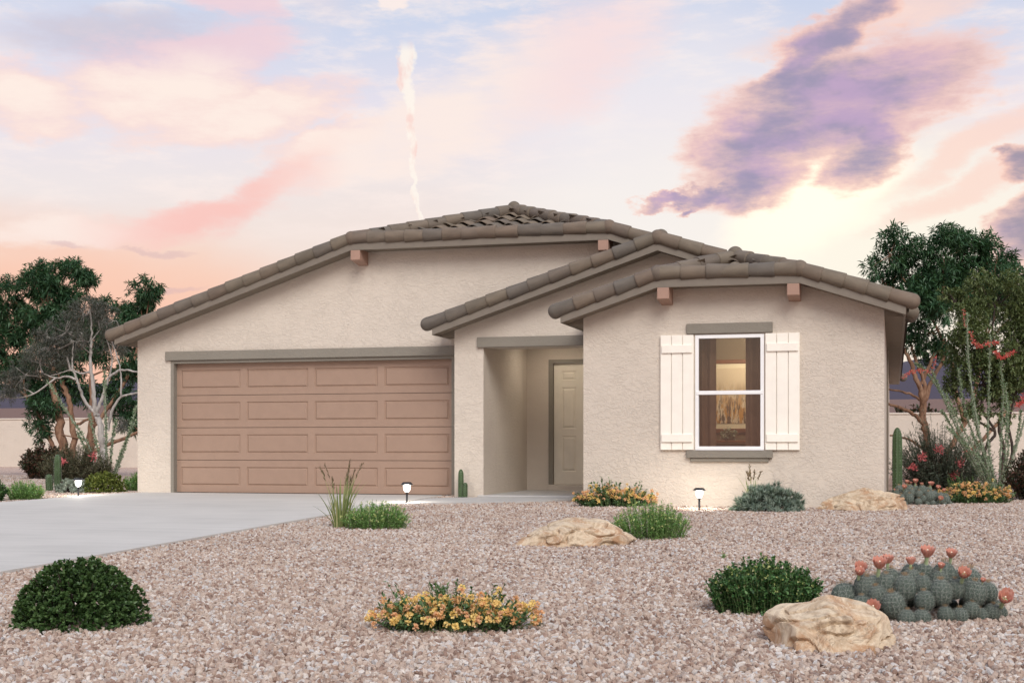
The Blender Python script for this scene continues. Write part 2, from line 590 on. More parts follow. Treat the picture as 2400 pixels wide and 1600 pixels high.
def mat_ground():
    """gravel bed between and beyond the loose stones, turning to desert soil outside the garden"""
    m, k, b = newmat('ground')
    pos = geo_pos(k)
    vo = k.n('ShaderNodeTexVoronoi')
    vo.inputs['Scale'].default_value = 34
    vo.inputs['Randomness'].default_value = 1.0
    k.put(vo.inputs['Vector'], pos)
    rs = k.n('ShaderNodeSeparateColor'); k.put(rs.inputs[0], vo.outputs['Color'])
    col = k.ramp(rs.outputs[0], [(0.0, lin(140, 106, 90)), (0.3, lin(186, 154, 134)), (0.6, lin(200, 174, 156)), (0.85, lin(206, 194, 188)), (1.0, lin(150, 116, 100))])
    sep = k.n('ShaderNodeSeparateXYZ'); k.put(sep.inputs[0], pos)
    far = k.step(sep.outputs[1], 46, 60)
    soil = k.ramp(k.noise(pos, 0.02, 6, 0.7), [(0.35, lin(86, 62, 58)), (0.55, lin(112, 82, 72)), (0.7, lin(78, 66, 58))])
    col = k.mix(far, col, soil)
    k.put(b.inputs['Base Color'], col)
    b.inputs['Roughness'].default_value = 0.9
    k.put(b.inputs['Normal'], k.bump(vo.outputs['Distance'], 0.9, 0.02))
    return m


def mat_concrete(name, c, broom=(1, 60)):
    m, k, b = newmat(name)
    pos = geo_pos(k)
    big = k.noise(pos, 0.8, 5, 0.6)
    br = k.noise(k.scale_vec(pos, (broom[0], broom[1], 1)), 1.0, 3, 0.6)
    wide = k.noise(k.scale_vec(pos, (0.6, 6.0, 1)), 1.0, 4, 0.6)
    f = k.add(k.mul(big, 0.4), k.add(k.mul(br, 0.25), k.mul(wide, 0.35)))
    col = k.ramp(f, [(0.36, tuple(x * 0.86 for x in c)), (0.5, c), (0.62, tuple(min(x * 1.09, 0.8) for x in c))])
    sp = k.noise(pos, 120, 2, 0.6)
    col = k.mix(k.mul(k.step(sp, 0.6, 0.8), 0.12), col, tuple(x * 0.6 for x in c))
    k.put(b.inputs['Base Color'], col)
    b.inputs['Roughness'].default_value = 0.8
    k.put(b.inputs['Normal'], k.bump(k.add(br, k.mul(sp, 0.5)), 0.35, 0.004))
    return m


def mat_rock():
    m, k, b = newmat('sandstone')
    pos = obj_coord(k)
    f = k.noise(pos, 3.2, 8, 0.68, 1.2)
    col = k.ramp(f, [(0.28, lin(132, 108, 88)), (0.40, lin(178, 156, 130)), (0.50, lin(210, 192, 166)), (0.58, lin(190, 168, 142)), (0.72, lin(160, 142, 124))])
    rust = k.noise(k.scale_vec(pos, (1, 1, 1.6)), 2.1, 6, 0.7, 0.8)
    col = k.mix(k.mul(k.step(rust, 0.46, 0.58), 0.7), col, lin(164, 118, 80))
    gr = k.noise(pos, 11, 6, 0.75)
    col = k.mix(k.mul(k.step(gr, 0.55, 0.75), 0.45), col, lin(158, 142, 122))
    vein = k.m('ABSOLUTE', k.sub(k.noise(pos, 2.6, 5, 0.6, 2.0), 0.5))
    col = k.mix(k.mul(k.step(vein, 0.016, 0.0), 0.35), col, lin(226, 212, 190))
    crack = k.m('ABSOLUTE', k.sub(k.noise(pos, 4.2, 6, 0.65, 1.2), 0.5))
    cr = k.step(crack, 0.012, 0.0)
    col = k.mix(k.mul(cr, 0.35), col, lin(124, 96, 70))
    k.put(b.inputs['Base Color'], col)
    b.inputs['Roughness'].default_value = 0.85
    h = k.sub(k.add(k.mul(k.noise(pos, 9, 8, 0.7), 1.0), k.mul(k.noise(pos, 45, 4, 0.7), 0.3)), k.mul(cr, 0.5))
    k.put(b.inputs['Normal'], k.bump(h, 0.55, 0.012))
    return m


def mat_glass():
    m, k, b = newmat('window_glass')
    nt = k.nt
    nt.nodes.remove(b)
    tr = k.n('ShaderNodeBsdfTransparent'); tr.inputs[0].default_value = (0.93, 0.93, 0.90, 1)
    gl = k.n('ShaderNodeBsdfGlossy'); gl.inputs['Roughness'].default_value = 0.01
    fr = k.n('ShaderNodeFresnel'); fr.inputs[0].default_value = 1.52
    mx = k.n('ShaderNodeMixShader')
    k.put(mx.inputs[0], k.m('MULTIPLY', fr.outputs[0], 1.6, clamp=True))
    nt.links.new(tr.outputs[0], mx.inputs[1]); nt.links.new(gl.outputs[0], mx.inputs[2])
    nt.links.new(mx.outputs[0], nt.nodes['Material Output'].inputs[0])
    return m


def mat_painting():
    m, k, b = newmat('painted_canvas')
    pos = obj_coord(k)
    sep = k.n('ShaderNodeSeparateXYZ'); k.put(sep.inputs[0], pos)
    blot = k.noise(k.scale_vec(pos, (11, 1, 3.2)), 1.0, 6, 0.7, 0.5)
    low = k.step(sep.outputs[2], 0.30, -0.30)
    col = k.mix(k.mul(k.step(blot, 0.45, 0.54), low), lin(226, 208, 182), lin(196, 142, 66))
    dk = k.noise(k.scale_vec(pos, (16, 1, 4)), 1.0, 5, 0.7)
    col = k.mix(k.mul(k.mul(k.step(dk, 0.48, 0.56), low), 0.95), col, lin(84, 70, 58))
    k.put(b.inputs['Base Color'], col)
    return m


def mat_lamp_glass():
    """frosted glass: lets the lamp inside shine through and glows itself"""
    m, k, b = newmat('lit_lamp_glass')
    nt = k.nt
    nt.nodes.remove(b)
    tr = k.n('ShaderNodeBsdfTransparent')
    em = k.n('ShaderNodeEmission'); em.inputs[0].default_value = (1.0, 0.95, 0.86, 1); em.inputs[1].default_value = 2.6
    ad = k.n('ShaderNodeAddShader')
    nt.links.new(tr.outputs[0], ad.inputs[0]); nt.links.new(em.outputs[0], ad.inputs[1])
    nt.links.new(ad.outputs[0], nt.nodes['Material Output'].inputs[0])
    return m


M = {}
M['stucco'] = mat_stucco('beige_stucco', lin(208, 197, 184))
M['stucco_in'] = M['stucco']
M['trim'] = mat_stucco('grey_trim_stucco', lin(136, 130, 120), 0.6)
M['fascia'] = mat_plain('fascia_paint', lin(120, 111, 100), 0.6, 0.05, 0.002, 40)
M['soffit'] = mat_plain('soffit_paint', lin(124, 114, 101), 0.75, 0.05, 0.002, 60)
M['tile'] = mat_tile('roof_tile')
M['corbel'] = mat_plain('terracotta_paint', lin(162, 130, 114), 0.6, 0.05, 0.003, 50)
M['garage'] = mat_plain('garage_paint', lin(155, 129, 112), 0.55, 0.03, 0.0012, 220)
M['door'] = mat_plain('khaki_door_paint', lin(226, 218, 202), 0.45, 0.03, 0.001, 120)
M['white'] = mat_plain('white_vinyl', lin(240, 240, 240), 0.35, 0.01)
M['shutter'] = mat_plain('cream_shutter_paint', lin(245, 239, 228), 0.55, 0.025, 0.0015, 90)
M['concrete'] = mat_concrete('driveway_concrete', lin(192, 188, 182))
M['slab'] = mat_concrete('porch_concrete', lin(176, 174, 172), (20, 20))
M['ground'] = mat_ground()
M['gravel'] = mat_gravel()
M['rock'] = mat_rock()
M['glass'] = mat_glass()
M['black'] = mat_plain('black_metal', lin(42, 42, 44), 0.45)
M['lampglow'] = mat_lamp_glass()
M['ceilglow'] = mat_emit('lit_ceiling_lens', (1.0, 0.88, 0.72), 62.0)
M['curtain'] = mat_plain('brown_curtain', lin(128, 102, 86), 0.9, 0.1, 0.002, 150)
M['room'] = mat_plain('room_paint', lin(118, 104, 86), 0.8, 0.03)
M['wood'] = mat_plain('brown_wood', lin(112, 66, 40), 0.5, 0.2)
M['mat_board'] = mat_plain('cream_mat_board', lin(240, 228, 204), 0.8)
M['canvas'] = mat_painting()
M['brass'] = mat_plain('satin_metal', lin(150, 140, 120), 0.3, 0, 0, 1, 1.0)

# ------------------------------------------------------------------ ground, driveway, paths
def gz(y):
    return -0.03 - 0.02 * max(0.0, 20.0 - max(y, -6.0))


def build_ground():
    xs = np.concatenate([[-3500, -900, -300, -100, -50], np.arange(-36, 16.1, 2.0), [30, 80, 300, 900, 3500]])
    ys = np.concatenate([[-3500, -600, -120, -40, -15, -6, 0], np.arange(4, 50, 2.0), [60, 90, 150, 300, 900, 5000]])
    V = [(x, y, gz(y)) for y in ys for x in xs]
    n = len(xs)
    F = [(j * n + i, j * n + i + 1, (j + 1) * n + i + 1, (j + 1) * n + i) for j in range(len(ys) - 1) for i in range(n - 1)]
    tag(obj('ground', mesh_np('ground', V, F), M['ground']), kind='structure')


build_ground()
DRV_L = [(-12.15, 20.18), (-12.2, 18.7), (-12.4, 16.9), (-12.9, 14.5), (-13.4, 9.0), (-13.6, 2.0)]
DRV_R = [(-6.62, 2.0), (-6.62, 9.0), (-6.66, 14.0), (-6.66, 20.18)]


def densify(poly, step=1.2):
    out = []
    for a, b in zip(poly, poly[1:] + poly[:1]):
        d = math.dist(a, b); n = max(1, int(d / step))
        out += [(a[0] + (b[0] - a[0]) * i / n, a[1] + (b[1] - a[1]) * i / n) for i in range(n)]
    return out


def build_driveway():
    # slab as cross strips so that it follows the fall of the ground
    ys = np.linspace(2.0, 20.24, 16)
    lx = np.interp(ys, [p[1] for p in DRV_L][::-1], [p[0] for p in DRV_L][::-1])
    rx = np.interp(ys, [p[1] for p in DRV_R], [p[0] for p in DRV_R])
    V, F = [], []
    for y, a, b in zip(ys, lx, rx):
        z = min(gz(y) + 0.045, -0.002) if y < 20 else -0.004
        V += [(a, y, z), (b, y, z), (b, y, z - 0.12), (a, y, z - 0.12)]
    n = len(ys)
    for i in range(n - 1):
        o = i * 4; q = o + 4
        F += [(o, o + 1, q + 1, q), (o + 1, o + 2, q + 2, q + 1), (o + 3, o, q, q + 3)]
    F += [(0, 3, 2, 1), (4 * n - 4, 4 * n - 3, 4 * n - 2, 4 * n - 1)]
    tag(obj('driveway', mesh_py('driveway', V, F), M['concrete']), kind='structure')


build_driveway()
WALK = [(-6.62, 17.75), (-6.3, 18.0), (-5.9, 18.2), (-5.4, 18.42), (-4.9, 18.72), (-4.5, 19.2), (-4.2, 19.66), (-5.95, 19.66), (-5.95, 19.5), (-6.35, 19.35), (-6.62, 19.1)]


def build_walk():
    V, F = extr_z(WALK, lambda x, y: gz(y) + 0.04, 0.1)
    tag(obj('walkway', mesh_py('walkway', V, F), M['slab']), kind='structure')
    b = merge([box(-6.05, -4.12, 19.68, 22.3, -0.2, 0.022, 0.012)])
    tag(obj('porch_floor', mesh_py('porch_floor', *b), M['slab']), kind='structure')


build_walk()

# ------------------------------------------------------------------ house
house = thing('house', 'single storey beige stucco house with grey tiled gables, garage door and shuttered window', 'house', (-6.0, 19.0, 0.0))
INV = Matrix.Translation((6.0, -19.0, 0.0))


def hp(name, VF, mat, parent=house, smooth=False):
    """part of the house, modelled in place"""
    me = mesh_py(name, *VF, smooth=smooth)
    o = obj(name, me, mat, parent)
    if parent is house: o.matrix_parent_inverse = INV
    return o


PITCH = 1 / 3.0
ZB = 2.425            # underside of the fascia at the eaves
FH = 0.14             # fascia height
TA = 0.05             # tile axis above the fascia
XR = 0.145            # right eave
YBACK = 38.4
MAIN = dict(xl=-12.34, y0=19.85, bl=-8.17, br=-4.07)
PORCH = dict(xl=-6.67, y0=19.39, bl=None, br=None)
WING = dict(xl=-4.35, y0=17.98, bl=-3.03, br=-1.175)
for g in (MAIN, PORCH, WING):
    g['xr'] = XR; g['xc'] = (g['xl'] + XR) / 2
    g['zk'] = ZB + PITCH * ((g['bl'] if g['bl'] is not None else g['xc']) - g['xl'])
    if g['bl'] is None: g['bl'] = g['br'] = g['xc']


def zline(g, x):
    return min(ZB + PITCH * min(x - g['xl'], g['xr'] - x), g['zk'])


def wall_top(g, x0, x1, up=0.06):
    xs = [x1] + [x for x in (g['br'], g['bl']) if x0 < x < x1] + [x0]
    if g['bl'] == g['br']: xs = [x1] + ([g['xc']] if x0 < g['xc'] < x1 else []) + [x0]
    return [(x, zline(g, x) + up) for x in xs]


# walls
GX0, GX1, GH = -11.50, -6.57, 2.168          # garage opening incl. its trim
hp('garage_wall', extr_xz([(-12.12, -0.3), (GX0, -0.3), (GX0, GH), (GX1, GH), (GX1, -0.3), (-6.2, -0.3), (-6.2, 2.6), (-0.125, 2.6)] + wall_top(MAIN, -12.12, -0.125)[0:], 20.2, 20.42), M['stucco'])
hp('porch_wall', extr_xz([(-6.43, -0.3), (-5.97, -0.3), (-5.97, 2.245), (-4.0, 2.245), (-4.0, 2.45), (-0.13, 2.45)] + wall_top(PORCH, -6.43, -0.13), 19.74, 20.196), M['stucco'])
WX0, WX1, WZ0, WZ1 = -2.57, -1.658, 0.707, 2.247
wt = wall_top(WING, -4.11, -0.12)
xm = -2.11
hp('wing_wall', merge([
    extr_xz([(-4.11, -0.3), (xm, -0.3), (xm, WZ0), (WX0, WZ0), (WX0, WZ1), (xm, WZ1), (xm, zline(WING, xm) + 0.06)] + [p for p in wt if p[0] < xm], 18.33, 18.53),
    extr_xz([(xm, -0.3), (-0.12, -0.3)] + [p for p in wt if p[0] > xm] + [(xm, zline(WING, xm) + 0.06), (xm, WZ1), (WX1, WZ1), (WX1, WZ0), (xm, WZ0)], 18.33, 18.53)]), M['stucco'])
hp('side_wall', box(-0.32, -0.12, 18.532, 38.0, -0.3, 2.52), M['stucco'])
hp('side_wall', box(-4.11, -3.91, 18.532, 22.5, -0.3, 2.56), M['stucco'])
hp('side_wall', box(-12.12, -11.92, 20.422, 38.0, -0.3, 2.52), M['stucco'])
hp('rear_wall', box(-12.12, -0.12, 38.002, 38.2, -0.3, 2.52), M['stucco'])
hp('corner_trim', box(-0.118, -0.09, 24.0, 24.25, -0.2, 2.4, 0.01), M['soffit'])
hp('porch_side_wall', box(-6.18, -5.97, 20.424, 22.27, -0.3, 2.55), M['stucco'])
hp('porch_side_wall', box(-6.19, -5.971, 20.198, 20.424, -0.3, 2.55), M['stucco'])
DX0, DX1, DZ0, DZ1 = -5.51, -4.60, 0.116, 2.15
hp('entry_wall', extr_xz([(-6.18, -0.3), (DX0 - 0.02, -0.3), (DX0 - 0.02, DZ1 + 0.02), (DX1 + 0.02, DZ1 + 0.02), (DX1 + 0.02, -0.3), (-3.95, -0.3), (-3.95, 2.6), (-6.18, 2.6)], 22.27, 22.47), M['stucco'])
hp('porch_ceiling', box(-6.0, -4.1, 20.198, 22.27, 2.47, 2.53), M['stucco'])

# soffit light in the porch ceiling
cl = hp('ceiling_light', merge([box(-5.42, -5.18, 21.48, 21.72, 2.455, 2.469, 0.005)]), M['white'])
hp('light_lens', merge([box(-5.38, -5.22, 21.52, 21.68, 2.445, 2.454, 0.003)]), M['ceilglow'], cl)

# garage trim, lintels, sill
hp('garage_trim', merge([extr_xz([(GX0, -0.01), (GX0 + 0.055, -0.01), (GX0 + 0.055, 2.12), (GX1 - 0.055, 2.12), (GX1 - 0.055, -0.01), (GX1, -0.01), (GX1, GH), (GX0, GH)], 20.19, 20.41)]), M['trim'])
hp('lintel', box(-11.585, -6.432, 20.15, 20.199, 2.169, 2.317, 0.006), M['trim'])
hp('lintel', box(-6.06, -4.112, 19.69, 19.739, 2.246, 2.40, 0.006), M['trim'])
hp('lintel', box(-2.685, -1.545, 18.29, 18.329, 2.262, 2.402, 0.006), M['trim'])
hp('window_sill', merge([box(-2.685, -1.545, 18.27, 18.329, 0.603, 0.698, 0.006)]), M['trim'])
hp('sill_apron', merge([box(-2.635, -1.595, 18.295, 18.329, 0.552, 0.602, 0.005)]), M['trim'])


def raised_panel(x0, x1, z0, z1, y, out=0.012, m1=0.016, m2=0.045):
    """embossed panel: a groove, then a bevelled raised field (front at y)"""
    r = [(x0, x1, z0, z1, y), (x0 + m1, x1 - m1, z0 + m1, z1 - m1, y + out), (x0 + m1 * 1.6, x1 - m1 * 1.6, z0 + m1 * 1.6, z1 - m1 * 1.6, y + out), (x0 + m2, x1 - m2, z0 + m2, z1 - m2, y - 0.002)]
    V, F = [], []
    for a, b, c, d, yy in r: V += [(a, yy, c), (b, yy, c), (b, yy, d), (a, yy, d)]
    for i in range(3):
        for j in range(4):
            F.append((i * 4 + j, i * 4 + (j + 1) % 4, i * 4 + 4 + (j + 1) % 4, i * 4 + 4 + j))
    F.append((12, 13, 14, 15))
    return V, F


def face_with_holes(x0, x1, z0, z1, holes, y, y1):
    """board face at y with rectangular holes on a grid, back at y1"""
    xs = sorted({x0, x1, *[h[0] for h in holes], *[h[1] for h in holes]}); zs = sorted({z0, z1, *[h[2] for h in holes], *[h[3] for h in holes]})
    V = [(x, y, z) for z in zs for x in xs]; n = len(xs); F = []
    for j in range(len(zs) - 1):
        for i in range(n - 1):
            mx, mz = (xs[i] + xs[i + 1]) / 2, (zs[j] + zs[j + 1]) / 2
            if any(h[0] < mx < h[1] and h[2] < mz < h[3] for h in holes): continue
            F.append((j * n + i, j * n + i + 1, (j + 1) * n + i + 1, (j + 1) * n + i))
    o = len(V)
    c = 0.004
    V += [(x0 - 0, y1, z0), (x1, y1, z0), (x1, y1, z1), (x0, y1, z1), (x0, y, z0), (x1, y, z0), (x1, y, z1), (x0, y, z1)]
    for j in range(4): F.append((o + 4 + j, o + j, o + (j + 1) % 4, o + 4 + (j + 1) % 4))
    F.append((o + 3, o + 2, o + 1, o))
    return V, F


# garage door: four sections, four raised panels in each
GD0, GD1 = -11.47, -6.60
gd = hp('garage_door', box(GD0, GD1, 20.37, 20.40, 0.0, 2.15), M['garage'])
gx = []
mg, gap = 0.095, 0.115
pw = (GD1 - GD0 - 2 * mg - 3 * gap) / 4
for r_ in range(4):
    z0 = 0.004 + r_ * 0.532; z1 = z0 + 0.524
    holes = [(GD0 + mg + i * (pw + gap), GD0 + mg + i * (pw + gap) + pw, z0 + 0.105, z0 + 0.415) for i in range(4)]
    hp('section', face_with_holes(GD0 + 0.005, GD1 - 0.005, z0, z1, holes, 20.30, 20.345), M['garage'], gd)
    for h in holes: hp('panel', raised_panel(*h, 20.30, 0.015, 0.012, 0.038), M['garage'], gd)
hp('bottom_seal', box(GD0 + 0.01, GD1 - 0.01, 20.31, 20.35, -0.012, 0.003), M['black'], gd)

# front door
fd = hp('front_door', box(DX0, DX1, 22.345, 22.36, DZ0, DZ1), M['door'])
cols = [(DX0 + 0.135, DX0 + 0.385), (DX1 - 0.385, DX1 - 0.135)]
rows = [(0.333, 0.932), (1.049, 1.748), (1.862, 2.019)]
hol = [(a, b, c, d) for a, b in cols for c, d in rows]
hp('door_leaf', face_with_holes(DX0 + 0.003, DX1 - 0.003, DZ0 + 0.004, DZ1 - 0.003, hol, 22.31, 22.344), M['door'], fd)
for h in hol: hp('panel', raised_panel(*h, 22.31, 0.012, 0.014, 0.05), M['door'], fd)
hp('door_knob', merge([box(DX1 - 0.09, DX1 - 0.05, 22.25, 22.31, 1.02, 1.06, 0.012)]), M['brass'], fd)
hp('door_frame', extr_xz([(DX0 - 0.075, 0.117), (DX0 - 0.001, 0.117), (DX0 - 0.001, DZ1 + 0.001), (DX1 + 0.001, DZ1 + 0.001), (DX1 + 0.001, 0.117), (DX1 + 0.075, 0.117), (DX1 + 0.075, 2.21), (DX0 - 0.075, 2.21)], 22.24, 22.342), M['trim'])
hp('door_step', box(DX0 - 0.08, DX1 + 0.08, 22.20, 22.34, 0.0, 0.115, 0.01), M['stucco'])

# window
win = hp('window', merge([extr_xz([(WX0, WZ0), (WX1, WZ0), (WX1, WZ0 + 0.05), (WX0 + 0.046, WZ0 + 0.05), (WX0 + 0.046, WZ1 - 0.045), (WX1 - 0.046, WZ1 - 0.045), (WX1 - 0.046, WZ0 + 0.05), (WX1, WZ0 + 0.05), (WX1, WZ1), (WX0, WZ1)], 18.312, 18.40)]), M['white'])
hp('meeting_rail', box(WX0 + 0.01, WX1 - 0.01, 18.305, 18.37, 1.447, 1.50, 0.005), M['white'], win)
hp('pane', box(WX0 + 0.045, WX1 - 0.045, 18.36, 18.366, WZ0 + 0.049, 1.448), M['glass'], win)
hp('pane', box(WX0 + 0.045, WX1 - 0.045, 18.34, 18.346, 1.499, WZ1 - 0.044), M['glass'], win)


def shutter(x0, x1):
    z0, z1 = 0.709, 2.25
    s = hp('shutter', box(x0 + 0.006, x1 - 0.006, 18.306, 18.328, z0 + 0.004, z1 - 0.004), M['shutter'])
    w = (x1 - x0) / 3
    for i in range(3):
        hp('board', box(x0 + i * w + 0.004, x0 + (i + 1) * w - 0.004, 18.285, 18.3055, z0, z1, 0.004), M['shutter'], s)
    for za, zb in ((2.009, 2.117), (0.813, 0.921)):
        hp('batten', box(x0 + 0.022, x1 - 0.022, 18.262, 18.2845, za, zb, 0.005), M['shutter'], s)


shutter(-3.04, -2.585)
shutter(-1.643, -1.19)

# the room behind the window
hp('room_wall', box(-3.9, -0.33, 21.2, 21.3, -0.05, 2.44), M['room'])
hp('room_wall', box(-3.905, -3.85, 18.54, 21.2, -0.05, 2.44), M['room'])
hp('room_wall', box(-0.38, -0.325, 18.54, 21.2, -0.05, 2.44), M['room'])
hp('room_ceiling', box(-3.9, -0.33, 18.535, 21.3, 2.44, 2.5), M['room'])
hp('room_floor', box(-3.9, -0.33, 18.535, 21.3, -0.1, -0.05), M['wood'])


# ------------------------------------------------------------------ roofs
def tile_mesh(name, L=0.385, r0=0.104, r1=0.088, seg=18, cap=False):
    """barrel tile along +X: wide lower end at x=0; with cap, a rounded closed end"""
    prof = []
    if cap:
        for a in np.linspace(90, 0, 7)[:-1]: prof.append((-r0 * math.sin(R(a)) * 0.95, r0 * math.cos(R(a)) + 1e-4))
        prof += [(0, r0), (L, r1)]
    else:
        prof = [(0.004, 0.03), (0.0, r0 - 0.002), (0.006, r0 + 0.001), (0.03, r0), (L, r1)]
    V, F = [], []
    for x, r in prof:
        for j in range(seg):
            a = 2 * math.pi * j / seg
            V.append((x, r * math.cos(a), r * math.sin(a)))
    for i in range(len(prof) - 1):
        for j in range(seg):
            F.append((i * seg + j, (i + 1) * seg + j, (i + 1) * seg + (j + 1) % seg, i * seg + (j + 1) % seg))
    me = mesh_py(name, V, F, True)
    me.materials.append(M['tile'])
    return me


TILE = tile_mesh('barrel_tile')
TILECAP = tile_mesh('barrel_tile_cap', cap=True)


def ball_mesh(r):
    bm = bmesh.new(); bmesh.ops.create_uvsphere(bm, u_segments=20, v_segments=12, radius=r)
    me = bpy.data.meshes.new('round_tile'); bm.to_mesh(me); bm.free()
    me.polygons.foreach_set('use_smooth', [True] * len(me.polygons)); me.materials.append(M['tile'])
    return me


BALL = ball_mesh(0.112)


def lay_tiles(parent, A, B, name, cap=False, e=0.325, skip=0):
    """tiles from the low end A to the high end B, each lapping over the one below"""
    A, B = Vector(A), Vector(B)
    d = B - A; Ln = d.length; d.normalize()
    n = max(1, round(Ln / e)); st = Ln / n
    q = d.to_track_quat('X', 'Z').to_matrix().to_4x4()
    for i in range(skip, n):
        jit = Matrix.Translation((0, random.uniform(-.004, .004), random.uniform(-.005, .005))) @ Matrix.Rotation(random.uniform(-.012, .012), 4, 'Z') @ Matrix.Rotation(random.uniform(0, 6.28), 4, 'X')
        mw = Matrix.Translation(A + d * (i * st)) @ q @ jit @ Matrix.Diagonal((st / e, 1, 1, 1))
        obj(name, TILECAP if (cap and i == 0) else TILE, None, parent, mw=mw)


def s_tile_mesh():
    n = 12; w = 0.30; L = 0.43; th = 0.016
    prof = [(-w / 2 + w * i / n, 0.030 * (1 + math.cos(2 * math.pi * (i / n - 0.5) * 1.0))) for i in range(n + 1)]
    V, F = [], []
    for yy, dz in ((0, 0.022), (L, -0.026)):
        for x, z in prof: V.append((x, yy, z + dz))
        for x, z in prof: V.append((x, yy, z + dz - th))
    m_ = n + 1
    for i in range(n):
        F.append((i, i + 1, 2 * m_ + i + 1, 2 * m_ + i))
        F.append((m_ + i, i + m_ + 0 + 1 - 1, i, i) if False else (m_ + i + 1, m_ + i, 3 * m_ + i, 3 * m_ + i + 1))
        F.append((m_ + i, m_ + i + 1, i + 1, i))
    me = mesh_py('s_tile', V, F, True)
    me.materials.append(M['tile'])
    return me


STILE = s_tile_mesh()


def tile_sheet(parent, x_lo, x_hi, y0, y1, keep):
    """far slopes, which face away: rows of S tiles as one sheet. x_lo eave, x_hi ridge"""
    sg = 1 if x_hi > x_lo else -1
    run = abs(x_hi - x_lo); rows = max(1, int(run / 0.33)); ex = run / rows
    ny = int((y1 - y0) / 0.05)
    yy = np.linspace(y0, y1, ny + 1)
    wave = 0.036 * (1 + np.cos(2 * math.pi * yy / 0.30))
    V, F = [], []
    for r_ in range(rows):
        xa, xb = x_lo + sg * ex * r_, x_lo + sg * ex * (r_ + 1.1)
        za = ZB + FH + PITCH * ex * r_ + 0.035; zb = ZB + FH + PITCH * ex * (r_ + 1.1) + 0.012
        o = len(V)
        V += [(xa, y, za + w) for y, w in zip(yy, wave)] + [(xb, y, zb + w) for y, w in zip(yy, wave)] + [(xa, y, za + w - 0.03) for y, w in zip(yy, wave)]
        m_ = ny + 1
        for i in range(ny):
            if keep((xa + xb) / 2, (yy[i] + yy[i + 1]) / 2):
                a = [(o + i, o + i + 1, o + m_ + i + 1, o + m_ + i), (o + 2 * m_ + i, o + 2 * m_ + i + 1, o + i + 1, o + i)]
                F += a if sg < 0 else [q[::-1] for q in a]
    o_ = hp('field_tiles', (V, F), M['tile'], parent)
    tag(o_, kind='stuff')


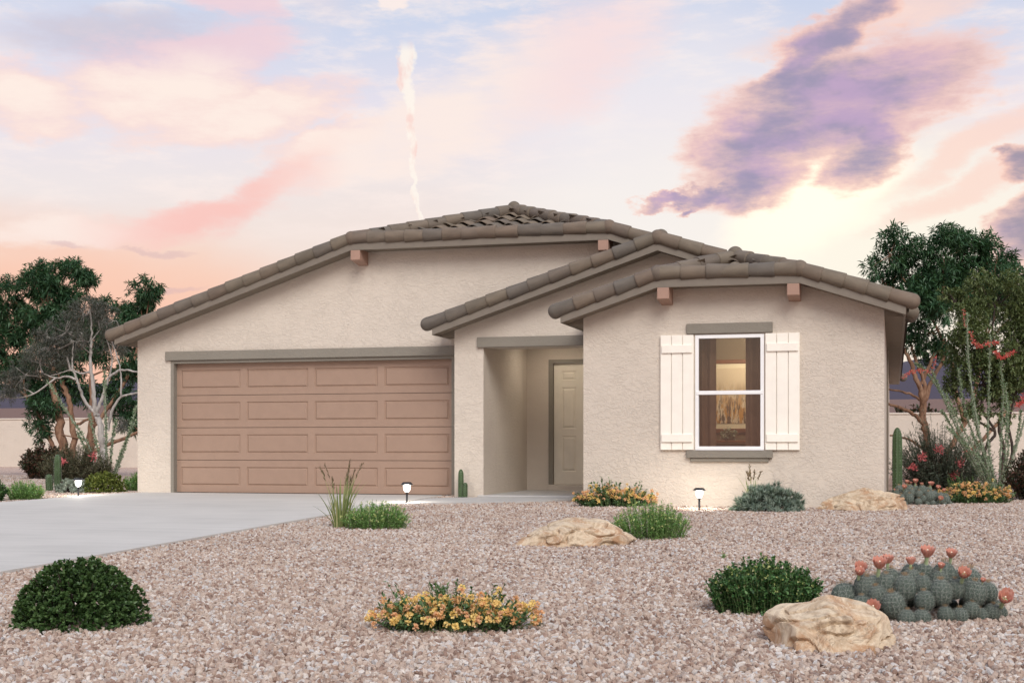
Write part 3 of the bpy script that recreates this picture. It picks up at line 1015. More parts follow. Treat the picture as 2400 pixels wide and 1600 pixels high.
def roof(g, name, y_wall, y_end):
    xl, xr, y0, bl, br, zk, xc = (g[k_] for k_ in ('xl', 'xr', 'y0', 'bl', 'br', 'zk', 'xc'))
    clipped = br - bl > 0.1
    # deck: sloped soffit slabs of the rake overhang
    parts = []
    for a, b in ((xl, bl), (bl, br), (br, xr)):
        if b - a < 0.01: continue
        za, zb = zline(g, a) + 0.012, zline(g, b) + 0.012
        parts.append(extr_xz([(a, za), (b, zb), (b, zb + 0.03), (a, za + 0.03)], y0 + 0.034, y_wall + 0.02))
    rf = hp(name, merge(parts), M['soffit'])
    # fascia boards and the drip strip above them
    for a, b in ((xl, bl), (bl, br), (br, xr)):
        if b - a < 0.01: continue
        za, zb = zline(g, a), zline(g, b)
        hp('fascia', extr_xz([(a, za), (b, zb), (b, zb + FH), (a, za + FH)], y0, y0 + 0.034), M['fascia'], rf)
        hp('drip_edge', extr_xz([(a - 0.004, za + FH), (b + 0.0, zb + FH), (b, zb + FH + 0.028), (a - 0.004, za + FH + 0.028)], y0 - 0.014, y0 + 0.05), M['fascia'], rf)
    ya = y0 + 0.03
    za = lambda x: zline(g, x) + FH + TA
    c = 0.1 / math.hypot(1, PITCH)
    dl = Vector((1, 0, PITCH)).normalized()
    lay_tiles(rf, Vector((xl, ya, za(xl))) - dl * 0.09, (bl, ya, za(bl)), 'rake_tile', cap=True)
    dr = Vector((-1, 0, PITCH)).normalized()
    lay_tiles(rf, Vector((xr, ya, za(xr))) - dr * 0.09, (br, ya, za(br)), 'rake_tile', cap=True)
    if clipped:
        lay_tiles(rf, (bl - 0.02, ya, za(bl)), (xc + 0.06, ya, za(bl) - 0.002), 'eave_tile')
        lay_tiles(rf, (br + 0.02, ya, za(br)), (xc - 0.06, ya, za(br) - 0.002), 'eave_tile')
        for bx in (bl, br): obj('round_tile', BALL, None, rf, loc=(bx, ya, za(bx)))
        run = xc - bl
        pk = Vector((xc, y0 + run, za(bl) + PITCH * run))
        hp('hip_deck', ([(bl, y0 + 0.06, za(bl) - 0.07), (br, y0 + 0.06, za(br) - 0.07), (xc, y0 + run, pk.z - 0.07)], [(0, 1, 2)]), M['tile'], rf)
        lay_tiles(rf, (bl, y0 + 0.02, za(bl)), pk, 'hip_tile', e=0.33)
        lay_tiles(rf, (br, y0 + 0.02, za(br)), pk, 'hip_tile', e=0.33)
        obj('round_tile', BALL, None, rf, loc=pk + Vector((0, 0, 0.03)))
        lay_tiles(rf, Vector((xc, y_end, pk.z)), pk, 'ridge_tile', e=0.4)
        # S tiles of the clipped hip
        sl = math.atan(PITCH); e = 0.34
        nrow = int(math.hypot(run, PITCH * run) / e) + 1
        ncol = int((br - bl) / 0.30) + 2
        for i in range(nrow):
            dy = 0.10 + i * e * math.cos(sl)
            half = (run - dy)
            for j in range(-ncol, ncol + 1):
                x = xc + j * 0.30 + (0.02 if i % 2 else -0.02)
                if abs(x - xc) > half - 0.02: continue
                mw = Matrix.Translation((x, y0 + dy, za(bl) - 0.075 + PITCH * dy)) @ Matrix.Rotation(sl, 4, 'X') @ Matrix.Rotation(random.uniform(-.015, .015), 4, 'Z')
                obj('field_tile', STILE, None, rf, mw=mw)
    else:
        obj('round_tile', BALL, None, rf, loc=(xc, ya, za(xc)))
        obj('round_tile', BALL, None, rf, loc=(xc, ya + 0.28, za(xc) + 0.05))
        lay_tiles(rf, Vector((xc, y_end, za(xc))), (xc, ya + 0.1, za(xc) + 0.02), 'ridge_tile', e=0.4)
    # board closing the gap between sloped and level soffit
    hp('soffit_board', box(xl + 0.031, xl + 0.238, y_wall + 0.001, y_wall + 0.0205, ZB + 0.004, ZB + 0.17), M['soffit'], rf)
    hp('soffit_board', box(xr - 0.262, xr - 0.032, y_wall + 0.001, y_wall + 0.0205, ZB + 0.004, ZB + 0.17), M['soffit'], rf)
    # left slope and its eave
    hp('eave_fascia', box(xl, xl + 0.03, y0 + 0.035, y_end, ZB, ZB + FH), M['fascia'], rf)
    hp('eave_soffit', box(xl + 0.031, xl + 0.245, y_wall + 0.021, y_end, ZB + 0.004, ZB + 0.03), M['soffit'], rf)
    tile_sheet(rf, xl - 0.05, xc, y0 + 0.12, y_end, (lambda x, y: y > y0 + max(0.0, x - bl) or not clipped))
    return rf


main_roof = roof(MAIN, 'main_roof', 20.2, YBACK)
porch_roof = roof(PORCH, 'porch_roof', 19.74, 20.2)
wing_roof = roof(WING, 'wing_roof', 18.33, 19.74)


def right_keep(x, y):
    if y < 19.39: return x > max(WING['xc'], WING['br'] - (y - WING['y0']) if x < WING['br'] else -99) and (x > WING['br'] or y > WING['y0'] + (WING['br'] - x))
    if y < 19.85: return x > PORCH['xc']
    return x > MAIN['br'] or y > MAIN['y0'] + (MAIN['br'] - x)


tile_sheet(main_roof, XR + 0.05, MAIN['xc'], 18.1, YBACK, right_keep)
hp('eave_fascia', box(XR - 0.03, XR, 18.015, YBACK, ZB, ZB + FH), M['fascia'], main_roof)
hp('eave_trim', box(XR, XR + 0.016, 18.0, YBACK, ZB + FH - 0.035, ZB + FH + 0.02), M['fascia'], main_roof)
hp('eave_soffit', box(-0.121, XR - 0.031, 18.352, YBACK, ZB + 0.004, ZB + 0.03), M['soffit'], main_roof)
obj('round_tile', BALL, None, main_roof, loc=(XR + 0.09, YBACK + 0.02, ZB + FH + 0.05))

# corbels under the breaks of the clipped gables
for g, yw in ((MAIN, 20.2), (WING, 18.33)):
    for cx in (g['bl'] + 0.08, g['br'] - 0.08):
        zt = g['zk'] - 0.004; w = 0.078; y0 = g['y0'] - 0.012
        prof = [(y0, zt - 0.15), (yw, zt - 0.20), (yw, zt + 0.02), (y0 + 0.05, zt + 0.02), (y0 + 0.05, zt), (y0, zt)]
        V = [(cx - w, y, z) for y, z in prof] + [(cx + w, y, z) for y, z in prof]
        n = len(prof)
        F = [tuple(range(n - 1, -1, -1)), tuple(range(n, 2 * n))] + [(i, (i + 1) % n, (i + 1) % n + n, i + n) for i in range(n)]
        co = hp('corbel', (V, F), M['corbel'])
        bv = co.modifiers.new('edge', 'BEVEL'); bv.width = 0.006; bv.segments = 2; bv.limit_method = 'ANGLE'

# ------------------------------------------------------------------ things in the lit room
pic = thing('framed_picture', 'wood framed painting of yellow blooms on the wall behind the window', 'picture', (-2.42, 21.19, 1.53))
pic_f = [box(-0.62, 0.62, -0.03, 0.005, 0.50, 0.56, 0.006), box(-0.62, 0.62, -0.03, 0.005, -0.56, -0.50, 0.006), box(-0.62, -0.56, -0.03, 0.005, -0.5, 0.5, 0.006), box(0.56, 0.62, -0.03, 0.005, -0.5, 0.5, 0.006)]
obj('frame', mesh_py('frame', *merge(pic_f)), M['wood'], pic)
obj('mat_board', mesh_py('mat_board', *box(-0.56, 0.56, -0.012, 0.0, -0.5, 0.5)), M['mat_board'], pic)
obj('canvas', mesh_py('canvas', *box(-0.5, 0.5, -0.02, -0.0125, -0.42, 0.43)), M['canvas'], pic)


def curtain(x0, x1, label):
    n = 60
    V, F = [], []
    for zi, z in enumerate((0.02, 0.8, 1.6, 2.42)):
        for i in range(n + 1):
            t = i / n
            x = x0 + (x1 - x0) * t
            V.append((x, 18.66 + 0.03 * math.sin(t * 6.28 * 3.2 + zi * 0.25) + 0.008 * math.sin(t * 31), z))
    for j in range(3):
        for i in range(n): F.append((j * (n + 1) + i, j * (n + 1) + i + 1, (j + 1) * (n + 1) + i + 1, (j + 1) * (n + 1) + i))
    o = obj('curtain', mesh_py('curtain', V, F, True), M['curtain'])
    so_ = o.modifiers.new('thick', 'SOLIDIFY'); so_.thickness = 0.008
    tag(o, label, 'curtain', 'curtains behind the window')


curtain(-2.72, -2.335, 'brown curtain panel behind the shuttered window, beside its left jamb')
curtain(-1.93, -1.55, 'brown curtain panel behind the shuttered window, beside its right jamb')
con = thing('console_table', 'dark wooden console table under the painting in the lit room', 'table', (-2.42, 21.0, -0.05))
obj('table_top', mesh_py('table_top', *box(-0.7, 0.7, -0.2, 0.17, 0.86, 0.90, 0.006)), M['wood'], con)
for sx in (-0.64, 0.64):
    for sy in (-0.16, 0.12):
        obj('leg', mesh_py('leg', *box(sx - 0.025, sx + 0.025, sy - 0.025, sy + 0.025, 0.0, 0.86, 0.004)), M['wood'], con)

ld = bpy.data.lights.new('room_lamp', 'POINT')  # its fitting follows
ld.energy = 44; ld.color = (1.0, 0.86, 0.66); ld.shadow_soft_size = 0.12
lf = thing('ceiling_lamp', 'lit warm ceiling lamp inside the room behind the window', 'lamp', (-2.0, 20.2, 2.44))
obj('lamp_plate', mesh_py('lamp_plate', *box(-0.12, 0.12, -0.12, 0.12, -0.02, -0.001, 0.008)), M['white'], lf)
lo = bpy.data.objects.new('room_lamp', ld); COL.objects.link(lo); lo.parent = lf; lo.location = (0, 0, -0.16)

# ------------------------------------------------------------------ garden wall, desert, mountains
def build_wall():
    V, F = merge([box(-60, 40, 45.0, 45.2, -0.3, 1.76, 0.01), box(-60.05, 40.05, 44.97, 45.23, 1.761, 1.82, 0.012)])
    tag(obj('garden_wall', mesh_py('garden_wall', V, F), M['stucco']), 'long beige stucco garden wall running behind the house and trees', 'wall')


build_wall()


def terrain(name, xs, ys, hf, mat):
    V = np.array([(x, y, hf(x, y)) for y in ys for x in xs]); n = len(xs)
    j, i = np.meshgrid(np.arange(len(ys) - 1), np.arange(n - 1), indexing='ij')
    a = (j * n + i).ravel()
    tag(obj(name, mesh_np(name, V, np.stack([a, a + 1, a + n + 1, a + n], 1), True), mat), kind='structure')


def rise(x, y):
    t = min(max((y - 90) / 460, 0), 1)
    return -0.2 + 19.5 * t ** 1.25 * (1 + 0.10 * mnoise.noise((x * 0.006, y * 0.006, 0))) + 0.8 * mnoise.noise((x * 0.03, y * 0.03, 3)) * t


def peak(x, y):
    c = 1 - ((y - 2850) / 700) ** 2
    ridge = 118 + 42 * mnoise.noise((x * 0.0011 + 2.3, 0.4, 0)) + 22 * mnoise.noise((x * 0.004, 1.4, 0)) + 9 * mnoise.noise((x * 0.013, 4.4, 0))
    gul = mnoise.noise((x * 0.006, y * 0.003, 5)) * 18
    return max(c, 0) ** 0.8 * (ridge + 30) + gul * max(c, 0) - 5


M['desert'] = mat_plain('desert_soil', lin(112, 84, 74), 0.95, 0.25)
M['mount'] = mat_plain('dusk_tinted_rock', lin(66, 60, 74), 0.95, 0.25)  # purple of dusk and distance put into the rock colour, no haze volume
terrain('desert_rise', np.arange(-800, 420, 20.0), np.arange(80, 700, 20.0), rise, M['desert'])
terrain('mountain', np.arange(-3600, 1600, 40.0), np.arange(2100, 3000, 60.0), peak, M['mount'])

# ------------------------------------------------------------------ gravel: loose stones over the garden (geometry nodes)
def inside(poly, x, y):
    c = False; n = len(poly); j = n - 1
    for i in range(n):
        xi, yi = poly[i]; xj, yj = poly[j]
        if (yi > y) != (yj > y) and x < (xj - xi) * (y - yi) / (yj - yi) + xi: c = not c
        j = i
    return c


DRIVE = DRV_L + DRV_R
HOUSE_PLAN = [(-12.12, 38.2), (-12.12, 20.2), (-6.43, 20.2), (-6.43, 19.74), (-5.97, 19.74), (-5.97, 19.67), (-4.11, 19.67), (-4.11, 18.33), (-0.12, 18.33), (-0.12, 38.2)]


def build_gravel():
    s = 0.25
    V, F, dens = [], [], []
    for y in np.arange(4.0, 31.0, s):
        x0, x1 = -0.735 * y - 1.2, 0.09 * y + 1.3
        for x in np.arange(math.floor(x0 / s) * s, x1, s):
            cx, cy = x + s / 2, y + s / 2
            if inside(DRIVE, cx, cy) and inside(DRIVE, x, y) and inside(DRIVE, x + s, y): continue
            if inside(HOUSE_PLAN, cx, cy) or inside(WALK, cx, cy): continue
            d = 1900 if y < 10 else 1700 if y < 14 else 1400 if y < 20.5 else 700
            o = len(V)
            V += [(x, y, gz(y)), (x + s, y, gz(y)), (x + s, y + s, gz(y + s)), (x, y + s, gz(y + s))]
            F.append((o, o + 1, o + 2, o + 3)); dens.append(d)
    me = mesh_np('gravel', V, F)
    at = me.attributes.new('dens', 'FLOAT', 'FACE'); at.data.foreach_set('value', np.array(dens, dtype=np.float32))
    o = obj('gravel', me, M['gravel'])
    tag(o, 'pinkish tan crushed gravel covering the front garden', 'gravel', kind='stuff')
    ng = bpy.data.node_groups.new('gravel_scatter', 'GeometryNodeTree')
    ng.interface.new_socket('Geometry', in_out='INPUT', socket_type='NodeSocketGeometry')
    ng.interface.new_socket('Geometry', in_out='OUTPUT', socket_type='NodeSocketGeometry')
    N = ng.nodes.new; Lk = ng.links.new
    gi, go = N('NodeGroupInput'), N('NodeGroupOutput')
    dist = N('GeometryNodeDistributePointsOnFaces'); dist.distribute_method = 'RANDOM'
    na = N('GeometryNodeInputNamedAttribute'); na.data_type = 'FLOAT'; na.inputs['Name'].default_value = 'dens'
    Lk(gi.outputs[0], dist.inputs['Mesh']); Lk(na.outputs[0], dist.inputs['Density'])
    join = N('GeometryNodeJoinGeometry')
    for sd_ in range(4):
        ico = N('GeometryNodeMeshIcoSphere'); ico.inputs['Radius'].default_value = 0.5; ico.inputs['Subdivisions'].default_value = 2
        nz = N('ShaderNodeTexNoise'); nz.noise_dimensions = '4D'; nz.inputs['W'].default_value = sd_ * 7.3; nz.inputs['Scale'].default_value = 2.3; nz.inputs['Detail'].default_value = 1.0
        sub = N('ShaderNodeVectorMath'); sub.operation = 'SUBTRACT'; sub.inputs[1].default_value = (0.5, 0.5, 0.5)
        Lk(nz.outputs['Color'], sub.inputs[0])
        sc = N('ShaderNodeVectorMath'); sc.operation = 'SCALE'; sc.inputs['Scale'].default_value = 0.9
        Lk(sub.outputs[0], sc.inputs[0])
        sp = N('GeometryNodeSetPosition'); Lk(ico.outputs[0], sp.inputs['Geometry']); Lk(sc.outputs[0], sp.inputs['Offset'])
        sm = N('GeometryNodeSetMaterial'); sm.inputs['Material'].default_value = M['gravel']
        Lk(sp.outputs[0], sm.inputs[0])
        g2 = N('GeometryNodeGeometryToInstance'); Lk(sm.outputs[0], g2.inputs[0])
        Lk(g2.outputs[0], join.inputs[0])
    inst = N('GeometryNodeInstanceOnPoints')
    Lk(dist.outputs['Points'], inst.inputs['Points']); Lk(join.outputs[0], inst.inputs['Instance'])
    inst.inputs['Pick Instance'].default_value = True
    ri = N('FunctionNodeRandomValue'); ri.data_type = 'INT'
    mx_ = [s_ for s_ in ri.inputs if s_.type == 'INT' and s_.name == 'Max'][0]; mx_.default_value = 3
    Lk([s_ for s_ in ri.outputs if s_.type == 'INT'][0], inst.inputs['Instance Index'])
    rr = N('FunctionNodeRandomValue'); rr.data_type = 'FLOAT_VECTOR'
    rr.inputs[0].default_value = (0, 0, 0); rr.inputs[1].default_value = (6.28, 6.28, 6.28)
    Lk(rr.outputs[0], inst.inputs['Rotation'])
    rs = N('FunctionNodeRandomValue'); rs.data_type = 'FLOAT_VECTOR'
    rs.inputs[0].default_value = (0.022, 0.020, 0.016); rs.inputs[1].default_value = (0.050, 0.042, 0.034)
    rs.inputs['Seed'].default_value = 5
    Lk(rs.outputs[0], inst.inputs['Scale'])
    # the bed under the stones stays: it is the same gravel, a little lower
    rz = N('FunctionNodeRandomValue'); rz.data_type = 'FLOAT_VECTOR'; rz.inputs['Seed'].default_value = 9
    rz.inputs[0].default_value = (0, 0, 0.0); rz.inputs[1].default_value = (0, 0, 0.016)
    spp = N('GeometryNodeSetPosition'); Lk(inst.outputs[0], spp.inputs['Geometry']); Lk(rz.outputs[0], spp.inputs['Offset'])
    Lk(spp.outputs[0], go.inputs[0])
    md = o.modifiers.new('scatter', 'NODES'); md.node_group = ng


build_gravel()

# ------------------------------------------------------------------ boulders
def boulder(label, loc, dims, rotz, seed, cuts):
    bm = bmesh.new(); bmesh.ops.create_icosphere(bm, subdivisions=6, radius=1.0)
    me = bpy.data.meshes.new('boulder'); bm.to_mesh(me); bm.free()
    n = len(me.vertices); co = np.zeros(n * 3, dtype=np.float32); me.vertices.foreach_get('co', co); co = co.reshape(-1, 3).astype(float)
    r = np.random.default_rng(seed)
    for nx, ny, nz, d in cuts:
        nn = unit(np.array([nx, ny, nz], float)); h = co @ nn - d
        co -= np.where(h > 0, h * 0.94, 0)[:, None] * nn
    for _ in range(22):
        nn = unit(r.normal(size=3)); d = r.uniform(0.66, 0.88)
        h = co @ nn - d
        co -= np.where(h > 0, h * 0.98, 0)[:, None] * nn
    out = np.empty_like(co)
    for i, v in enumerate(co):
        a = mnoise.fractal((v[0] * 1.6 + seed, v[1] * 1.6, v[2] * 1.6), 1.0, 2.0, 3)
        b = abs(mnoise.noise((v[0] * 2.2, v[1] * 2.2 + seed, v[2] * 4.0)))
        out[i] = v * (1 + 0.06 * a - 0.12 * max(0, 0.13 - b) / 0.13) + 0.006 * np.array(mnoise.noise_vector((v[0] * 9, v[1] * 9, v[2] * 9)))
    out *= np.array(dims)
    me.vertices.foreach_set('co', out.astype(np.float32).ravel())
    me.polygons.foreach_set('use_smooth', np.zeros(len(me.polygons), dtype=bool)); me.update()
    o = obj('boulder', me, M['rock'], loc=loc, rot=(0, 0, rotz))
    tag(o, label, 'boulder', 'boulders set in the gravel')


TH = R(15.63)
boulder('large cream and rust boulder in the foreground beside the flowering cactus', (-0.31, 7.24, -0.262), (0.40, 0.31, 0.34), TH, 3,
        [(0.15, -0.35, 1, 0.60), (-0.55, -0.25, 1, 0.60), (1, 0.0, 0.12, 0.84), (0.55, -0.9, 0.5, 0.80), (-0.9, -0.3, 0.2, 0.84), (0.0, -1, 0.22, 0.72), (-0.5, -1, 0.35, 0.74), (0.25, 0.6, 1, 0.70)])
boulder('long flat tan boulder in the open gravel beside a green herb', (-2.90, 12.5, -0.18), (0.66, 0.40, 0.40), TH, 11,
        [(0.08, -0.3, 1, 0.56), (-0.75, -0.2, 1, 0.56), (-0.8, -0.9, 0.5, 0.64), (0.8, -0.2, 0.7, 0.72), (0.2, -1, 0.25, 0.66), (1, -0.3, 0.1, 0.88)])
boulder('tan boulder lying against the right end of the house front', (-0.38, 17.98, -0.08), (0.66, 0.30, 0.44), TH, 23,
        [(0.25, -0.3, 1, 0.60), (-0.55, -0.3, 1, 0.44), (-0.9, -0.3, 0.6, 0.60), (1, 0, 0.25, 0.86), (0, -1, 0.2, 0.70)])

# ------------------------------------------------------------------ path lamps
def cone_stack(prof, seg=4, rot=0.0):
    V, F = [], []
    for z, r in prof:
        for j in range(seg):
            a = rot + 2 * math.pi * j / seg
            V.append((r * math.cos(a), r * math.sin(a), z))
    for i in range(len(prof) - 1):
        for j in range(seg): F.append((i * seg + j, i * seg + (j + 1) % seg, (i + 1) * seg + (j + 1) % seg, (i + 1) * seg + j))
    F.append(tuple(range(seg))[::-1]); F.append(tuple(range((len(prof) - 1) * seg, len(prof) * seg)))
    return V, F


LAMP_ME = dict(
    stake=mesh_py('stake', *cone_stack([(-0.12, 0.004), (-0.04, 0.012), (0.0, 0.0135), (0.165, 0.0135)], 12), True),
    collar=mesh_py('collar', *cone_stack([(0.163, 0.016), (0.168, 0.026), (0.178, 0.027), (0.182, 0.02)], 16), True),
    globe=mesh_py('globe', *cone_stack([(0.180, 0.022), (0.192, 0.034), (0.215, 0.044), (0.245, 0.048), (0.275, 0.049)], 20), True),
    cap=mesh_py('cap', *cone_stack([(0.273, 0.070), (0.279, 0.086), (0.284, 0.086), (0.308, 0.058), (0.312, 0.054)], 8, R(22.5)), False))


def path_lamp(label, loc, s=1.0):
    t = thing('path_lamp', label, 'lamp', loc, 0.3, 'lit solar path lamps')
    t.scale = (s, s, s)
    for k_, m_ in (('stake', 'black'), ('collar', 'black'), ('globe', 'lampglow'), ('cap', 'black')):
        obj(k_, LAMP_ME[k_], M[m_], t)
    pl = bpy.data.lights.new('path_lamp_bulb', 'POINT'); pl.energy = 15.0; pl.color = (1.0, 0.92, 0.80); pl.shadow_soft_size = 0.03
    po = bpy.data.objects.new('bulb', pl); COL.objects.link(po); po.parent = t; po.location = (0, 0, 0.235)


path_lamp('lit path lamp at the corner where driveway meets walkway', (-6.57, 18.02, gz(18.0)), 1.05)
path_lamp('lit path lamp on the left edge of the driveway by the round olive bush', (-12.36, 18.85, gz(18.8)), 1.0)
path_lamp('lit path lamp below the shuttered window', (-2.41, 17.55, gz(17.5)), 0.98)

# ------------------------------------------------------------------ foliage materials
def fol(name, *cs, rough=0.5, trans=0.22, tc=(1.2, 1.25, 0.7)):
    n = len(cs)
    return mat_foliage(name, [(i / (n - 1), lin(*c)) for i, c in enumerate(cs)], rough, trans, tc)


M['lf_dark'] = fol('dark_glossy_leaf', (48, 70, 40), (64, 90, 50), (84, 110, 66), (112, 136, 88), rough=0.35)
M['lf_tree'] = fol('tree_leaf', (38, 66, 48), (54, 84, 58), (72, 104, 72), (100, 130, 96), rough=0.45)
M['lf_olive'] = fol('olive_leaf', (66, 80, 48), (88, 102, 62), (110, 122, 80), (134, 144, 100))
M['lf_olivebush'] = fol('olive_bush_leaf', (66, 78, 36), (92, 104, 48), (118, 128, 62), (146, 150, 84))
M['lf_grey'] = fol('grey_leaf', (68, 72, 66), (86, 90, 82), (104, 106, 98), (124, 122, 114))
M['lf_herb'] = fol('herb_leaf', (88, 136, 72), (114, 160, 88), (138, 176, 106), (166, 194, 126), trans=0.3)
M['lf_basil'] = fol('mint_leaf', (46, 78, 46), (60, 96, 54), (76, 114, 64), (102, 138, 82), trans=0.25)
M['lf_lantana'] = fol('lantana_leaf', (56, 84, 54), (74, 104, 66), (94, 124, 80), (118, 142, 98))
M['lf_blue'] = fol('blue_needle', (96, 116, 104), (120, 138, 124), (146, 160, 146), (172, 182, 168), rough=0.6, trans=0.1)
M['lf_silver'] = fol('silver_leaf', (116, 130, 118), (140, 152, 138), (164, 174, 160), (190, 196, 184), rough=0.7, trans=0.12)
M['lf_red'] = fol('red_tipped_leaf', (44, 54, 36), (60, 68, 44), (92, 74, 58), (128, 84, 74))
M['lf_brown'] = fol('dry_shrub_leaf', (74, 80, 60), (92, 96, 72), (108, 104, 82), (128, 118, 96), rough=0.7)
M['lf_grev'] = fol('grey_green_needle', (62, 76, 62), (82, 96, 80), (104, 114, 98), (124, 132, 116), rough=0.6)
M['lf_oco'] = fol('ocotillo_leaf', (92, 116, 90), (116, 138, 108), (140, 158, 128), (164, 176, 148), rough=0.6)
M['grass'] = fol('tall_grass_blade', (104, 124, 72), (128, 142, 88), (152, 158, 108), (174, 172, 128), trans=0.3)
M['seed'] = fol('seed_head', (96, 84, 66), (120, 104, 84), (146, 128, 104))
M['fl_yellow'] = fol('lantana_petal', (232, 150, 84), (238, 176, 84), (240, 196, 88), (236, 160, 100), trans=0.3)
M['fl_red'] = fol('red_petal', (208, 84, 78), (222, 104, 96), (230, 124, 112), trans=0.3, tc=(1, 1, 1))
M['fl_pink'] = fol('pink_bloom', (206, 98, 104), (216, 116, 118), (224, 134, 132), trans=0.3, tc=(1, 1, 1))
M['fl_dots'] = fol('pale_floret', (186, 200, 120), (206, 212, 146), (220, 220, 170), trans=0.3)
M['fl_salmon'] = fol('salmon_petal', (202, 138, 120), (212, 152, 134), (220, 166, 148), trans=0.2, tc=(1, 1, 1))
M['fl_tube'] = mat_plain('pale_green_tube', lin(164, 180, 138), 0.6, 0.1)
M['bark_orange'] = mat_bark('peeling_orange_bark', lin(92, 72, 60), lin(132, 98, 76), lin(164, 132, 108))
M['bark_grey'] = mat_bark('silver_bark', lin(112, 104, 98), lin(164, 158, 152), lin(196, 190, 184))
M['bark_dark'] = mat_bark('dark_bark', lin(46, 38, 34), lin(62, 50, 44), lin(80, 66, 56))
M['stem'] = mat_plain('green_stem', lin(92, 108, 66), 0.7, 0.2)
M['oco_stem'] = mat_bark('ocotillo_bark', lin(108, 114, 98), lin(140, 146, 128), lin(168, 170, 154), 30)
M['cactus'] = mat_plain('green_cactus_skin', lin(62, 84, 50), 0.6, 0.2, 0.004, 40)
M['cactus_grey'] = mat_plain('grey_green_cactus_skin', lin(74, 86, 77), 0.65, 0.15, 0.004, 40)
M['spine'] = mat_plain('pale_spine', lin(166, 170, 160), 0.6)
M['spine_tan'] = mat_plain('tan_spine', lin(168, 140, 104), 0.6)


# ------------------------------------------------------------------ plants
def mk(name, VFT, mat, parent, smooth=False):
    V, F, t = VFT
    return obj(name, mesh_np(name, V, F, smooth, t), mat, parent)


def joinT(parts):
    Vs, Fs, Ts, o = [], [], [], 0
    for V, F, t in parts:
        Vs.append(V); Fs.append(F + o); Ts.append(t); o += len(V)
    return np.vstack(Vs), np.vstack(Fs), np.concatenate(Ts)


def rdir(n, up=0.0):
    return unit(rng.normal(size=(n, 3)) + np.array([0, 0, up]))


def herb(name, label, cat_, loc, w, d, h, nst, lpst, L, W, leaf, stem='stem', dots=None, group=None, lean=0.5, oval=False, base=0.5, part='foliage', droop=0.1, hvar=0.25, rough=0.0):
    """many-stemmed low plant: stems rising from a patch and leaning outwards, leaves along them"""
    t = thing(name, label, cat_, loc, TH, group)
    a = rng.uniform(0, 6.283, nst); r = np.sqrt(rng.uniform(0, 1, nst))
    ux, uy = np.cos(a) * r, np.sin(a) * r
    B = np.stack([ux * w / 2 * base, uy * d / 2 * base, np.zeros(nst) - 0.01], 1)
    hh = h * np.sqrt(np.maximum(0.06, 1 - (r * 0.88) ** 2)) * rng.uniform(1 - hvar, 1 + hvar * 0.4, nst)
    if rough:
        hh *= np.array([1 + rough * mnoise.noise((x * 2.2 / max(w, .1) * 2, y * 4, loc[0])) * 2 for x, y in zip(ux, uy)])
    E_ = np.stack([ux * w / 2 * 0.96, uy * d / 2 * 0.96, np.maximum(hh, 0.04)], 1)
    C_ = (B + E_) / 2 + np.stack([-ux * w * 0.05 * lean, -uy * d * 0.05 * lean, hh * 0.16], 1)
    st = []
    for i in range(nst):
        tt = np.linspace(0, 1, 4)[:, None]
        P = (1 - tt) ** 2 * B[i] + 2 * tt * (1 - tt) * C_[i] + tt ** 2 * E_[i]
        st.append(tube(P, [W * 0.16 + 0.0012, W * 0.08 + 0.0006], 3))
    V, F = cat(st)
    obj('stems', mesh_np('stems', V, F), M[stem], t)
    k_ = nst * lpst
    si = np.repeat(np.arange(nst), lpst); u = rng.uniform(0.12, 1.0, k_)[:, None]
    P = (1 - u) ** 2 * B[si] + 2 * u * (1 - u) * C_[si] + u ** 2 * E_[si]
    T = unit(2 * (1 - u) * (C_[si] - B[si]) + 2 * u * (E_[si] - C_[si]))
    D = unit(T * 0.65 + rdir(k_, 0.1) * 0.85)
    Nn = unit(T + rdir(k_) * 0.5 + np.array([0, 0, 0.6]))
    s_ = rng.uniform(0.65, 1.25, k_)
    mk(part, leaves(P, D, L * s_, W * s_, Nn, droop=droop, oval=oval), M[leaf], t)
    if dots:
        n, sz, mat = dots
        j = rng.integers(0, nst, n); u = rng.uniform(0.55, 1.02, n)[:, None]
        P = (1 - u) ** 2 * B[j] + 2 * u * (1 - u) * C_[j] + u ** 2 * E_[j] + rng.normal(size=(n, 3)) * 0.01
        Q = [leaves(P, rdir(n, 0.6), sz, sz * 0.8) for _ in range(4)]
        mk('florets', joinT(Q), M[mat], t)
    return t


def dome_points(n, w, d, h, lo=0.0, shell=0.12, rough=0.08, seed=0.0):
    a = rng.uniform(0, 6.283, n); z = rng.uniform(lo, 1, n) ** 0.85
    rr = np.sqrt(1 - z ** 2 * 0.98)
    u = np.stack([np.cos(a) * rr, np.sin(a) * rr, z], 1)
    k_ = np.array([1 + rough * mnoise.noise((v[0] * 2.5 + seed, v[1] * 2.5, v[2] * 2.5)) * 2 for v in u])
    k_ = k_ * (1 - shell * rng.uniform(0, 1, n) ** 1.5)
    S = np.array([w / 2, d / 2, h])
    return u * k_[:, None] * S, unit(u / S * S.mean())


